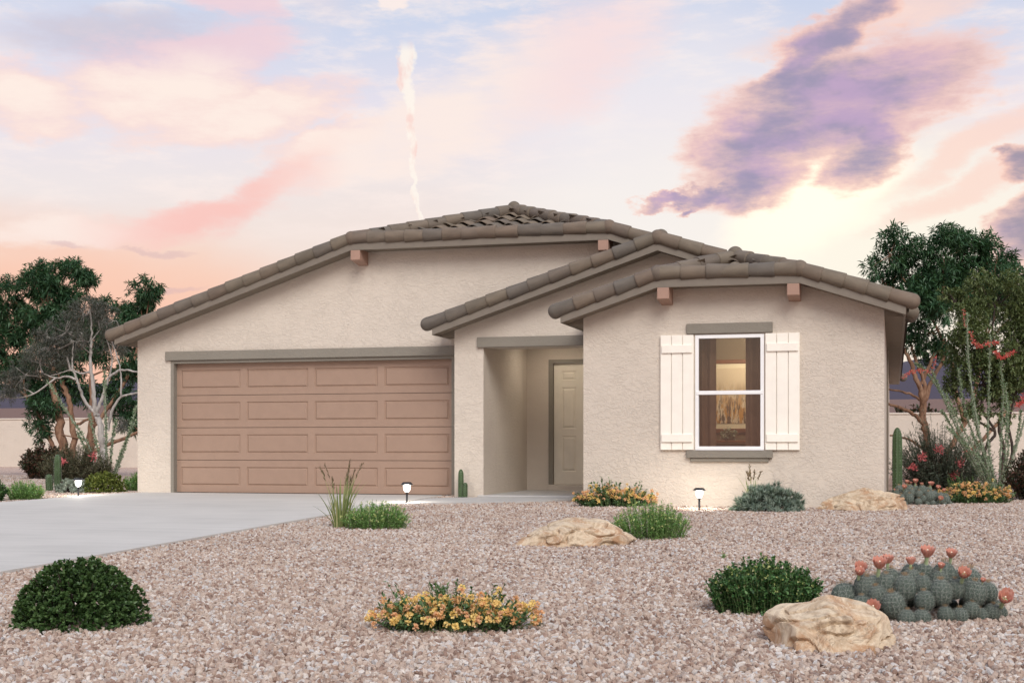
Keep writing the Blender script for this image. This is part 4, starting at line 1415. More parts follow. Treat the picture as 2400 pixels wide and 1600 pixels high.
def mound(name, label, cat_, loc, w, d, h, ntuft, per, L, W, leaf, oval=False, open_=0.7, group=None, shell=0.12, rough=0.08, part='foliage', lay=(1.0, 0.82)):
    """clipped or cushion-shaped bush: tufts of leaves over a dome, in layers"""
    t = thing(name, label, cat_, loc, TH, group)
    Q = []
    for f in lay:
        n = int(ntuft * f)
        P, O = dome_points(n, w * f, d * f, h * f, 0.0, shell, rough, loc[0])
        P[:, 2] -= 0.015
        ax = unit(O + rng.normal(size=(n, 3)) * 0.25)
        i = np.repeat(np.arange(n), per)
        D = unit(ax[i] + rdir(n * per) * open_)
        Nn = unit(ax[i] * 0.8 + np.array([0, 0, 0.5]) - D * 0.2)
        s_ = rng.uniform(0.7, 1.2, n * per)
        Pb = P[i] - D * (L * 0.25) + rng.normal(size=(n * per, 3)) * L * 0.08
        V, F, tt = leaves(Pb, D, L * s_, W * s_, Nn, oval=oval, fold=0.22)
        tn = np.repeat(np.clip(np.repeat(rng.uniform(0, 1, n), per) * 0.6 + rng.uniform(0, 0.4, n * per), 0, 1), 6 if oval else 4)
        Q.append((V, F, tn))
    mk(part, joinT(Q), M[leaf], t)
    nb = 26
    a = rng.uniform(0, 6.283, nb)
    st = [tube(smooth_line([(0.1 * w * math.cos(q), 0.1 * d * math.sin(q), -0.02), (0.22 * w * math.cos(q), 0.22 * d * math.sin(q), h * 0.4), (0.36 * w * math.cos(q), 0.36 * d * math.sin(q), h * random.uniform(0.4, 0.85))], 3), [0.008, 0.003], 4) for q in a]
    V, F = cat(st)
    obj('stems', mesh_np('stems', V, F), M['bark_dark'], t)
    return t


def bloom_mesh(n=14, r=0.018):
    """one flat-topped head of little florets"""
    Q = []
    D = rdir(n, 0.5); P = D * r * 0.55
    for _ in range(3): Q.append(leaves(P + rng.normal(size=(n, 3)) * 0.001, unit(D + rdir(n) * 0.9), r * 0.75, r * 0.62, D, fold=0.05))
    V, F, t = joinT(Q)
    me = mesh_np('bloom', V, F, False, np.clip(t * 0.5 + 0.25, 0, 1))
    return me


def lantana(label, loc, w, d, h, nst, nfl, single=True, seed=0):
    t = herb('lantana_shrub', label, 'flowering shrub', loc, w, d, h, nst, 15, 0.034 if single else 0.045, 0.017 if single else 0.024, 'lf_lantana', group='yellow flowering lantana shrubs', rough=0.55, hvar=0.5, base=0.7)
    ms = []
    for i in range(5):
        me = bloom_mesh(14, 0.021)
        m_ = mat_foliage('lantana_petal', [(0, lin(*[(236, 190, 130), (240, 208, 132), (242, 218, 140), (234, 192, 142), (244, 214, 126)][i])), (1, lin(*[(240, 196, 148), (244, 216, 150), (246, 224, 160), (238, 196, 160), (246, 220, 148)][i]))], 0.5, 0.3, (1, 1, 1))
        me.materials.append(m_); ms.append(me)
    for i in range(nfl):
        a = rng.uniform(0, 6.283); r = math.sqrt(rng.uniform(0, 1)) * 0.98
        x, y = math.cos(a) * r, math.sin(a) * r
        z = h * math.sqrt(max(0.04, 1 - (r * 0.9) ** 2)) * rng.uniform(0.55, 1.05)
        if rng.uniform() < 0.1: z += 0.06
        s_ = rng.uniform(0.75, 1.15) * (1 if single else 1.15)
        o = obj('flower', ms[rng.integers(0, 5)], None, t, loc=(x * w / 2, y * d / 2, max(z, 0.03)), rot=(rng.uniform(-0.7, 0.7), rng.uniform(-0.7, 0.7), rng.uniform(0, 6.2)))
        o.scale = (s_, s_, s_)
    return t


def grass_clump(label, loc, w, h, n, nseed, group='clumps of tall dry grass'):
    t = thing('tall_grass', label, 'grass', loc, TH, group)
    V, F, T_ = [], [], []
    SV = []
    for i in range(n + nseed):
        seedy = i >= n
        a = rng.uniform(0, 6.283); q = rng.uniform(0, 0.16) * w
        b = np.array([math.cos(a) * q, math.sin(a) * q, -0.02])
        ln = rng.uniform(0.05, 0.5) * w * (1.0 if not seedy else 0.9)
        hh = h * rng.uniform(0.35, 0.78) if not seedy else h * rng.uniform(0.7, 1.0)
        e = b + np.array([math.cos(a) * ln, math.sin(a) * ln * 0.6, hh])
        c = b + np.array([math.cos(a) * ln * 0.25, math.sin(a) * ln * 0.2, hh * 0.62])
        tt = np.linspace(0, 1, 8)[:, None]
        P = (1 - tt) ** 2 * b + 2 * tt * (1 - tt) * c + tt ** 2 * e
        wd = (0.0075 if not seedy else 0.004) * np.array([1, 1, 1, .95, .85, .7, .45, .05])
        sd_ = np.array([-math.sin(a + 0.4), math.cos(a + 0.4), 0])
        o = len(V) * 1
        base = sum(len(v) for v in V)
        V.append(np.vstack([P - sd_ * wd[:, None], P + sd_ * wd[:, None]]))
        F.append(np.array([[base + k_, base + k_ + 1, base + 8 + k_ + 1, base + 8 + k_] for k_ in range(7)]))
        T_.append(np.full(16, rng.uniform()))
        if seedy:
            for u in np.linspace(0.72, 0.97, 16):
                p_ = (1 - u) ** 2 * b + 2 * u * (1 - u) * c + u ** 2 * e
                dd = unit(2 * (1 - u) * (c - b) + 2 * u * (e - c) + rng.normal(size=3) * 0.16)
                SV.append((p_, dd))
    mk('blades', (np.vstack(V), np.vstack(F), np.concatenate(T_)), M['grass'], t)
    if SV:
        mk('seed_heads', leaves([s[0] for s in SV], [s[1] for s in SV], 0.045, 0.014), M['seed'], t)
    return t


def column_mesh(name, r, h, ribs=9):
    prof = [(0.0, 0.9), (0.25, 1.0), (0.6, 1.0), (0.82, 0.96)] + [(0.82 + 0.18 * math.sin(a), 0.96 * math.cos(a)) for a in np.linspace(0.25, math.pi / 2, 7)]
    seg = ribs * 8
    V, F = [], []
    for z, q in prof:
        for j in range(seg):
            a = 2 * math.pi * j / seg
            rr = r * q * (1 - 0.13 * (0.5 - 0.5 * math.cos(a * ribs)) ** 0.7)
            V.append((rr * math.cos(a) + 0.0, rr * math.sin(a), z * h))
    for i in range(len(prof) - 1):
        for j in range(seg): F.append((i * seg + j, i * seg + (j + 1) % seg, (i + 1) * seg + (j + 1) % seg, (i + 1) * seg + j))
    body = mesh_py(name, V, F, True)
    SP, SD = [], []
    for k_ in range(ribs):
        a = 2 * math.pi * k_ / ribs
        for z in np.arange(0.04, h * 0.97, max(0.03, h / 24)):
            q = np.interp(z / h, [p[0] for p in prof], [p[1] for p in prof])
            p_ = np.array([r * q * math.cos(a), r * q * math.sin(a), z])
            for _ in range(5): SP.append(p_); SD.append(unit(np.array([math.cos(a), math.sin(a), 0.1]) + rng.normal(size=3) * 0.55))
    V, F, t = leaves(SP, SD, max(0.014, r * 0.28), max(0.0025, r * 0.035))
    return body, mesh_np(name + '_spines', V, F, False, t)


def column_cactus(label, loc, stems):
    t = thing('column_cactus', label, 'cactus', loc, TH, 'green column cacti')
    for x, y, r, h, tilt in stems:
        b, s_ = column_mesh('cactus_stem', r, h)
        o = obj('stem', b, M['cactus'], t, loc=(x, y, -0.02), rot=(0, tilt, rng.uniform(0, 1)))
        obj('spines', s_, M['spine'], o)
    return t


def globe_mesh(ribs, seed):
    """ribbed ball cactus of unit radius and its arching spines"""
    r_ = np.random.default_rng(seed)
    seg = ribs * 6; rings = 16
    V, F = [], []
    for i in range(rings + 1):
        th = math.pi * (0.02 + 0.98 * i / rings)
        for j in range(seg):
            ph = 2 * math.pi * j / seg
            k_ = 1 - 0.10 * (0.5 - 0.5 * math.cos(ph * ribs)) * math.sin(th)
            V.append((k_ * math.sin(th) * math.cos(ph), k_ * math.sin(th) * math.sin(ph), math.cos(th) * 1.0 - (0.05 if i == 0 else 0)))
    for i in range(rings):
        for j in range(seg): F.append((i * seg + j, (i + 1) * seg + j, (i + 1) * seg + (j + 1) % seg, i * seg + (j + 1) % seg))
    body = mesh_py('ball_stem', V, F, True)
    V, F = [], []
    Vt, Ft = [], []
    for k_ in range(ribs):
        ph = 2 * math.pi * k_ / ribs
        for th in np.arange(0.12, 2.5, 0.33):
            th_ = th + r_.uniform(-.05, .05)
            n_ = np.array([math.sin(th_) * math.cos(ph), math.sin(th_) * math.sin(ph), math.cos(th_)])
            e1 = np.array([math.cos(th_) * math.cos(ph), math.cos(th_) * math.sin(ph), -math.sin(th_)]); e2 = np.cross(n_, e1)
            top = th < 0.4
            for q in range(5):
                a = 2 * math.pi * q / 5 + r_.uniform(-.25, .25)
                d = math.cos(a) * e1 + math.sin(a) * e2
                ln = r_.uniform(0.36, 0.60) * (0.6 if top else 1)
                s_ = np.cross(n_, d) * (0.0055 if not top else 0.008)
                p0, p1, p2 = n_ * 1.005, n_ * (1.005 + 0.12) + d * ln * 0.55, n_ * (1.0 + (0.02 if not top else 0.3)) + d * ln
                W_, G_ = (Vt, Ft) if top else (V, F)
                o = len(W_)
                W_ += [p0 - s_, p0 + s_, p1 - s_, p1 + s_, p2 - s_ * .3, p2 + s_ * .3]
                G_ += [(o, o + 1, o + 3, o + 2), (o + 2, o + 3, o + 5, o + 4)]
    return body, mesh_np('ball_spines', np.array(V), np.array(F)), mesh_np('crown_spines', np.array(Vt), np.array(Ft))


GLOBES = [globe_mesh(13, 1), globe_mesh(12, 2), globe_mesh(15, 3)]


def cactus_flower_mesh():
    """funnel flower: two rings of petals"""
    Q = []
    for ring, (n, r1, h1, L, W) in enumerate(((11, 0.34, 0.55, 0.95, 0.42), (9, 0.22, 0.62, 0.80, 0.36))):
        a = np.arange(n) * 2 * math.pi / n + ring * 0.3
        ra = np.stack([np.cos(a), np.sin(a), np.zeros(n)], 1)
        P = ra * 0.10 + np.array([0, 0, 0.05])
        D = unit(ra * r1 * 1.25 + np.array([0, 0, 0.85]))
        V, F, t = leaves(P, D, L, W, -ra, fold=-0.10, droop=-0.0, oval=True)
        Q.append((V, F, t))
    V, F, t = joinT(Q)
    me = mesh_np('flower', V, F, True, t); me.materials.append(M['fl_salmon'])
    tb = mesh_py('flower_tube', *cone_stack([(-0.55, 0.13), (-0.45, 0.15), (-0.1, 0.13), (0.1, 0.16), (0.35, 0.22)], 10), True)
    tb.materials.append(M['fl_tube'])
    st = mesh_py('stigma', *cone_stack([(0.2, 0.03), (0.62, 0.05), (0.68, 0.07), (0.72, 0.03)], 8), True)
    st.materials.append(M['mat_board'])
    return me, tb, st


CFL = cactus_flower_mesh()


def cactus_clump(label, loc, globes, flowers):
    """globes: (x, y, z centre, radius, stretch); flowers: (x, y, z, size, tilt x, tilt y)"""
    t = thing('ball_cactus_clump', label, 'cactus', loc, TH, 'clumps of grey ball cactus')
    for i, (x, y, z, r, sz) in enumerate(globes):
        b, s1, s2 = GLOBES[i % 3]
        o = obj('stem', b, M['cactus_grey'], t, loc=(x, y, z), rot=(rng.uniform(-.15, .15), rng.uniform(-.15, .15) + x * 0.25, rng.uniform(0, 6.2)))
        o.scale = (r, r, r * sz)
        obj('spines', s1, M['spine'], o); obj('crown_spines', s2, M['spine_tan'], o)
    for x, y, z, s_, tx, ty in flowers:
        f_ = obj('flower', CFL[0], None, t, loc=(x, y, z), rot=(tx, ty, 0))
        f_.scale = (s_, s_, s_)
        obj('flower_tube', CFL[1], None, f_); obj('stigma', CFL[2], None, f_)
    return t


def sketch(pts, ox, oz, s):
    """drawing units (x right, y down) -> metres about the plant's base; optional third value is depth in metres"""
    return [((p[0] - ox) * s, p[2] if len(p) > 2 else 0.0, (oz - p[1]) * s) for p in pts]


def tree(name, label, loc, unit_, limbs, blobs, leafspec, bark, leaf, group=None, cat_='tree', twigs=True):
    """limbs: [(points, r0, r1)]; blobs: [(x, y_depth, z, radius)] in metres; leafspec: per-m2 twig density and leaf size"""
    t = thing(name, label, cat_, loc, TH, group)
    parts = []
    for pts, r0, r1 in limbs:
        L_ = smooth_line(pts, 6)
        L_[1:-1] += rng.normal(size=(len(L_) - 2, 3)) * r0 * 0.18
        parts.append(tube(L_, [r0, r1], 9, 0.05))
    tips = [np.array(pts[-1]) for pts, _, _ in limbs] + [np.array(pts[len(pts) // 2]) for pts, _, _ in limbs]
    P_all, O_all = [], []
    for bx, by, bz, br in blobs:
        c = np.array([bx, by, bz])
        near = min(tips, key=lambda q: np.linalg.norm(q - c) + (0 if q[2] < c[2] + 0.2 else 3))
        mid = (near + c) / 2 + rng.normal(size=3) * br * 0.15
        parts.append(tube(smooth_line([near, mid, c], 4), [0.028, 0.012], 6))
        n_sub = leafspec['sub']
        for _ in range(n_sub):
            d = rdir(1, 0.15)[0]
            sc = c + d * br * rng.uniform(0.35, 0.82); sr = br * rng.uniform(0.28, 0.46)
            if twigs: parts.append(tube(smooth_line([c, (c + sc) / 2 + rng.normal(size=3) * 0.05, sc], 3), [0.011, 0.004], 4))
            n = max(6, int(leafspec['dens'] * sr ** 2))
            dd = rdir(n, 0.25); rr = rng.uniform(0.25, 1.0, n) ** 0.6
            P_all.append(sc + dd * (sr * rr)[:, None] * np.array([1, 1, 0.85])); O_all.append(unit(dd + d * 0.5))
    V, F = cat(parts)
    obj('trunk', mesh_np('trunk', V, F, True), M[bark], t)
    P = np.vstack(P_all); O = np.vstack(O_all); n = len(P); per = leafspec['per']
    ax = unit(O + rdir(n, 0.1) * 0.5)
    i = np.repeat(np.arange(n), per)
    D = unit(ax[i] * leafspec.get('fwd', 0.45) + rdir(n * per) * 1.0 + np.array([0, 0, -leafspec.get('fall', 0.15)]))
    s_ = rng.uniform(0.6, 1.2, n * per)
    Pb = P[i] + ax[i] * rng.uniform(-0.5, 0.5, (n * per, 1)) * leafspec['L'] * 0.8
    Nn = unit(np.array([0, 0, 1.0]) + rdir(n * per) * 0.7)
    V, F, tt = leaves(Pb, D, leafspec['L'] * s_, leafspec['W'] * s_, Nn, droop=0.15)
    tn = np.repeat(np.clip(np.repeat(rng.uniform(0, 1, n), per) * 0.5 + rng.uniform(0, 0.5, n * per), 0, 1), 4)
    obj('crown', mesh_np('crown', V, F, False, tn), M[leaf], t)
    return t


def ocotillo(label, loc, stalks, flowers, leafL=0.04, group='ocotillos with spiny wands'):
    t = thing('ocotillo', label, 'ocotillo', loc, TH, group)
    LP, LD = [], []
    for pts, r0, r1, leafy in stalks:
        L_ = smooth_line(pts, 8)
        V, F = tube(L_, [r0, r1], 7, 0.08)
        obj('stalk', mesh_np('stalk', V, F, True), M['oco_stem'], t)
        seg = np.linalg.norm(np.diff(L_, axis=0), axis=1).sum()
        n = int(seg * leafy)
        u = rng.uniform(0.06, 1, n) * (len(L_) - 1); i0 = np.minimum(u.astype(int), len(L_) - 2); f_ = (u - i0)[:, None]
        P = L_[i0] * (1 - f_) + L_[i0 + 1] * f_
        T = unit(L_[i0 + 1] - L_[i0])
        LP.append(P); LD.append(unit(T * 0.55 + rdir(n) * 0.9))
    P, D = np.vstack(LP), np.vstack(LD); n = len(P)
    mk('foliage', leaves(P, D, leafL * rng.uniform(0.6, 1.2, n), leafL * 0.36, fold=0.1, oval=True), M['lf_oco'], t)
    for pts, rad, n in flowers:
        L_ = smooth_line(pts, 8)
        u = rng.uniform(0, 1, n) * (len(L_) - 1); i0 = np.minimum(u.astype(int), len(L_) - 2); f_ = (u - i0)[:, None]
        P = L_[i0] * (1 - f_) + L_[i0 + 1] * f_ + rdir(n) * (rng.uniform(0, 1, n) ** 0.5 * rad * 0.5)[:, None]
        D = unit(rdir(n, 0.35))
        mk('flower_spike', leaves(P, D, rad * rng.uniform(0.5, 1.0, n), rad * 0.2), M['fl_red'], t)
        V, F = tube(L_, [0.005, 0.002], 4)
        obj('flower_stalk', mesh_np('flower_stalk', V, F), M['oco_stem'], t)
    return t

# ------------------------------------------------------------------ planting: foreground
mound('round_bush', 'clipped dark green round bush in the left foreground gravel', 'bush', (-4.56, 6.97, gz(6.97)), 0.78, 0.68, 0.40, 1150, 8, 0.030, 0.015, 'lf_dark', oval=True, open_=0.8, rough=0.04, lay=(1.0, 0.86, 0.7), shell=0.12)
lantana('low yellow orange lantana spreading in the foreground gravel', (-2.38, 7.32, gz(7.32)), 1.02, 0.50, 0.195, 260, 260)
herb('leafy_bush', 'leafy dark green bush with tiny yellow florets behind the foreground boulder', 'bush', (-0.765, 8.42, gz(8.42)), 0.76, 0.5, 0.33, 420, 30, 0.023, 0.015, 'lf_basil', dots=(200, 0.014, 'fl_dots'), oval=True, hvar=0.18, base=0.75, rough=0.05)
CF = [(650, 270, 190, .42, .0, -.15), (820, 350, 150, .52, .1, .1), (1020, 275, 130, .50, -.1, .0), (1300, 215, 190, .50, .35, .0), (1540, 285, 150, .46, -.1, .25), (1590, 410, 170, .34, .75, .15), (410, 440, 130, .26, .1, -.25),
      (650, 450, 170, .24, .75, -.1), (610, 905, 180, .05, 1.0, -.25), (1950, 800, 190, .10, .8, .15), (2185, 735, 160, .15, -.1, .55), (1190, 335, 70, .60, 0, 0), (1850, 550, 70, .5, .1, .3), (1400, 395, 95, .48, .3, -.2)]


def clump_data(k_, sx=1, seed=4):
    """balls packed over a low dome, flowers standing on the balls nearest to where they bloom"""
    r_ = np.random.default_rng(seed)
    balls = []
    for _ in range(6000):
        a = r_.uniform(0, 6.283); z = r_.uniform(0.02, 1.0)
        q = math.sqrt(1 - z * z) * r_.uniform(0.93, 1.03)
        rad = r_.uniform(0.048, 0.078) * (1.08 - 0.25 * q * (z < 0.2))
        p = np.array([math.cos(a) * q * 0.495, math.sin(a) * q * 0.29, 0.02 + z * 0.235 + 0.02 * math.cos(a)])
        if all(np.linalg.norm(p - b[0]) > (rad + b[1]) * 0.80 for b in balls): balls.append((p, rad))
    gl = [(sx * p[0] * k_, (p[1] + 0.24) * k_, max(p[2], rad * 0.6) * k_, rad * k_, 1.12 if p[2] > 0.1 else 1.0) for p, rad in balls]
    s_ = 0.1913 * 0.00254
    fl = []
    used = set()
    for x, y, w, d, tx, ty in CF:
        X, Z = (x - 1170) * s_ , (1140 - y) * s_ - 0.04
        o = sorted(range(len(balls)), key=lambda n: math.hypot(balls[n][0][0] - X, (balls[n][0][2] - Z + 0.08) * 1.3) + (0.05 if balls[n][0][1] > 0.12 else 0) + (9 if n in used else 0))[0]
        used.add(o)
        p, rad = balls[o]
        q = w * s_ * 0.92
        out = Vector((p[0] * 0.9 + math.sin(ty) * 0.3, -math.sin(tx) * 0.5 + p[1] * 0.4, 0.55)).normalized()
        c = Vector(p) + out * (rad * 1.05 + q * 0.45)
        e = out.to_track_quat('Z', 'Y').to_euler()
        fl.append((sx * c.x * k_, (c.y + 0.24) * k_, c.z * k_, q * k_, e.x, sx * e.y))
    return gl, fl


cactus_clump('large clump of ball cactus with salmon flowers in the right foreground', (0.185, 8.25, gz(8.25)), *clump_data(1.0))

herb('potted_plant', 'small pale leaved plant on the console table in the lit room', 'plant', (-2.44, 20.93, 0.85), 0.30, 0.24, 0.16, 26, 8, 0.06, 0.03, 'lf_silver', oval=True)

# ------------------------------------------------------------------ planting: middle ground
herb('herb_clump', 'bright green herb clump behind the long flat boulder', 'herb', (-2.30, 13.28, gz(13.3)), 0.84, 0.5, 0.37, 360, 24, 0.030, 0.0075, 'lf_herb', dots=(260, 0.015, 'fl_dots'), group='green herb clumps', hvar=0.3, base=0.75, lean=0.2)
herb('herb_clump', 'bright green herb clump at the foot of the tall grass by the driveway', 'herb', (-5.42, 13.9, gz(13.9)), 0.82, 0.5, 0.30, 340, 24, 0.030, 0.0075, 'lf_herb', dots=(240, 0.015, 'fl_dots'), group='green herb clumps', hvar=0.3, base=0.75, lean=0.2)
grass_clump('tall grass with dark seed heads beside the driveway edge', (-5.86, 13.95, gz(13.95)), 0.62, 0.80, 70, 9)
herb('herb_sprout', 'tiny lone green sprout in the open gravel', 'herb', (-1.38, 11.55, gz(11.5)), 0.06, 0.06, 0.06, 8, 7, 0.022, 0.009, 'lf_herb')
column_cactus('small two stemmed green column cactus against the porch post', (-6.27, 19.56, -0.035), [(0, 0, 0.042, 0.47, 0.0), (0.062, -0.02, 0.038, 0.27, 0.03)])
lantana('yellow orange lantana at the left corner of the window wing', (-3.62, 18.05, gz(18.0)), 1.18, 0.40, 0.27, 210, 210, single=False)
mound('needle_mound', 'blue green needle cushion under the window beside the path lamp', 'bush', (-1.53, 17.62, gz(17.6)), 0.95, 0.66, 0.33, 330, 26, 0.085, 0.010, 'lf_blue', open_=0.85, shell=0.18, rough=0.10, lay=(1.0, 0.75))
grass_clump('pale tall grass rising behind the blue green needle cushion', (-1.78, 18.02, gz(18.0)), 0.46, 0.62, 22, 6)
cactus_clump('clump of ball cactus with salmon flowers at the right corner of the house', (0.36, 19.15, gz(19.1)), *clump_data(0.86, -1, 9))
lantana('yellow lantana beside the red tipped shrub right of the house', (1.08, 19.72, gz(19.7)), 1.12, 0.45, 0.29, 200, 170, single=False)
column_cactus('tall green column cactus beside the right wall of the house', (0.05, 22.0, -0.03), [(0, 0, 0.078, 1.10, 0.0)])

# ------------------------------------------------------------------ planting: right back
herb('needle_shrub', 'loose grey green shrub with pink blooms right of the house', 'shrub', (0.80, 24.5, -0.03), 1.95, 1.2, 1.02, 620, 34, 0.060, 0.011, 'lf_grev', stem='bark_dark', dots=None, hvar=0.35, lean=0.3, base=0.45, rough=0.3)
T_ = bpy.data.objects['needle_shrub']
for (px, py) in ((-0.48, 0.62), (-0.18, 0.74), (0.15, 0.50), (0.32, 0.70), (0.05, 0.30), (-0.62, 0.42)):
    n = 46
    mk('bloom', leaves(np.array([px, -0.42, py]) + rng.normal(size=(n, 3)) * 0.03, rdir(n, 0.5), 0.07, 0.02), M['fl_pink'], T_)
herb('red_tip_shrub', 'dense dark shrub with reddish tips at the right edge beside the lantana', 'shrub', (1.98, 20.9, -0.03), 1.05, 0.9, 0.76, 300, 30, 0.045, 0.022, 'lf_red', stem='bark_dark', hvar=0.25, base=0.5, oval=True)
s = 0.00679
OC = lambda pts: sketch(pts, 2335, 1161, s)
ocotillo('tall ocotillo with red flower spikes right of the house', (1.57, 23.0, -0.03),
         [(OC([(2338, 1165), (2300, 1060, -.1), (2280, 960, -.1), (2270, 850, 0), (2266, 735, 0)]), 0.022, 0.007, 323),
          (OC([(2340, 1165), (2322, 1050, .1), (2322, 930, .1), (2326, 785, .1)]), 0.016, 0.006, 323),
          (OC([(2330, 1165), (2270, 1040, .1), (2225, 940, .15), (2175, 870, .1), (2150, 850, .1)]), 0.014, 0.005, 289),
          (OC([(2330, 1165), (2250, 1030, -.1), (2205, 930, -.1), (2180, 870, -.1)]), 0.013, 0.005, 289),
          (OC([(2340, 1165), (2352, 1020, .1), (2356, 920, .1), (2350, 845, .1)]), 0.014, 0.005, 306),
          (OC([(2332, 1168), (2358, 1090, -.15), (2385, 1000, -.2), (2402, 920, -.2)]), 0.022, 0.010, 204),
          (OC([(2345, 1165), (2330, 1090, .2), (2300, 1000, .25), (2290, 930, .25)]), 0.012, 0.005, 340),
          (OC([(2345, 1165), (2365, 1090, .2), (2372, 1000, .25), (2380, 940, .25)]), 0.012, 0.005, 340),
          (OC([(2325, 1165), (2285, 1080, .2), (2240, 1000, .2), (2215, 960, .2)]), 0.012, 0.005, 340),
          (OC([(2325, 1165), (2310, 1090, -.2), (2265, 1010, -.2)]), 0.012, 0.005, 340),
          (OC([(2322, 1165), (2275, 1060, -.2), (2235, 985, -.25), (2205, 925, -.25)]), 0.011, 0.005, 300), (OC([(2335, 1165), (2305, 1050, .3), (2275, 940, .35), (2262, 860, .35)]), 0.011, 0.005, 300),
          (OC([(2338, 1165), (2345, 1070, -.3), (2342, 980, -.35), (2338, 900, -.35)]), 0.011, 0.005, 300), (OC([(2330, 1165), (2290, 1090, -.3), (2245, 1040, -.3), (2205, 1000, -.3)]), 0.011, 0.005, 320),
          (OC([(2340, 1165), (2375, 1080, .1), (2392, 1010, .1), (2398, 960, .1)]), 0.012, 0.005, 300)],
         [(OC([(2262, 765), (2259, 742), (2257, 722)]), 0.045, 60), (OC([(2275, 776), (2280, 800), (2296, 812)]), 0.06, 90), (OC([(2290, 812), (2316, 806), (2340, 802)]), 0.06, 110),
          (OC([(2330, 824), (2350, 838), (2378, 822)]), 0.06, 204), (OC([(2113, 884), (2135, 872), (2158, 868), (2185, 872)]), 0.05, 204), (OC([(2178, 872), (2190, 855), (2192, 835)]), 0.05, 60),
          (OC([(2382, 955), (2396, 940), (2408, 915)]), 0.075, 110)], 0.042)

s = 0.00868
TR = lambda pts: sketch(pts, 2175, 1136, s)
BL = lambda lst, ox, oz, s_: [((x - ox) * s_, d, (oz - y) * s_, r * s_ * 1.08) for x, y, r, d in lst]
tree('broadleaf_tree', 'dense green tree with peeling orange trunks right of the house', (0.67, 29.0, -0.03), s,
     [(TR([(2180, 1142), (2172, 1040), (2164, 985), (2158, 925), (2140, 870), (2122, 815)]), 0.085, 0.035), (TR([(2164, 985), (2166, 900), (2145, 840), (2135, 800)]), 0.05, 0.025),
      (TR([(2166, 940), (2190, 880), (2215, 820), (2185, 750)]), 0.05, 0.025), (TR([(2160, 900), (2190, 830), (2230, 790)]), 0.04, 0.02),
      (TR([(2172, 1000), (2140, 970), (2110, 955), (2075, 945)]), 0.045, 0.025), (TR([(2162, 940), (2130, 922), (2083, 912)]), 0.03, 0.018), (TR([(2178, 1060), (2130, 1030), (2085, 1020)]), 0.03, 0.018),
      (TR([(2182, 1142), (2215, 1070), (2260, 990), (2290, 900), (2300, 820)]), 0.07, 0.03), (TR([(2260, 990), (2235, 900), (2232, 850)]), 0.045, 0.025), (TR([(2190, 1142), (2250, 1080), (2330, 1000), (2380, 930)]), 0.05, 0.03)],
     BL([(2085, 600, 62, 0), (2075, 660, 45, .2), (2150, 640, 70, .3), (2205, 600, 78, 0), (2270, 590, 78, .2), (2330, 630, 70, 0), (2395, 660, 70, .3), (2130, 715, 60, -.2), (2200, 700, 85, -.3), (2270, 690, 85, .3),
         (2170, 785, 55, 0), (2215, 830, 45, .2), (2350, 720, 90, .2), (2440, 700, 90, .2), (2110, 790, 35, .1)], 2175, 1136, s),
     dict(sub=10, dens=520, per=8, L=0.145, W=0.029, fall=0.25), 'bark_orange', 'lf_tree', 'broadleaf trees beside the house')

s = 0.00753
TR = lambda pts: sketch(pts, 2330, 1150, s)
tree('olive_tree', 'smaller olive green tree with dark twisting stems at the right edge', (1.72, 25.5, -0.03), s,
     [(TR([(2335, 1155), (2300, 1090), (2312, 1040), (2330, 1010), (2300, 960), (2305, 900)]), 0.035, 0.018), (TR([(2335, 1155), (2350, 1060), (2340, 1000), (2350, 930), (2340, 860)]), 0.035, 0.018),
      (TR([(2340, 1155), (2370, 1060), (2362, 990), (2385, 900)]), 0.032, 0.016), (TR([(2330, 1010), (2280, 980), (2255, 950)]), 0.025, 0.012), (TR([(2338, 1155), (2395, 1080), (2420, 980)]), 0.03, 0.015)],
     BL([(2330, 715, 85, 0), (2265, 790, 60, -.2), (2235, 715, 42, 0), (2395, 740, 85, .2), (2300, 800, 80, .3), (2380, 830, 85, -.2), (2300, 890, 75, 0), (2370, 920, 75, 0), (2255, 900, 45, .2), (2440, 850, 90, .2), (2280, 960, 40, 0)], 2330, 1150, s),
     dict(sub=13, dens=1000, per=7, L=0.062, W=0.025, fall=0.1), 'bark_dark', 'lf_olive')

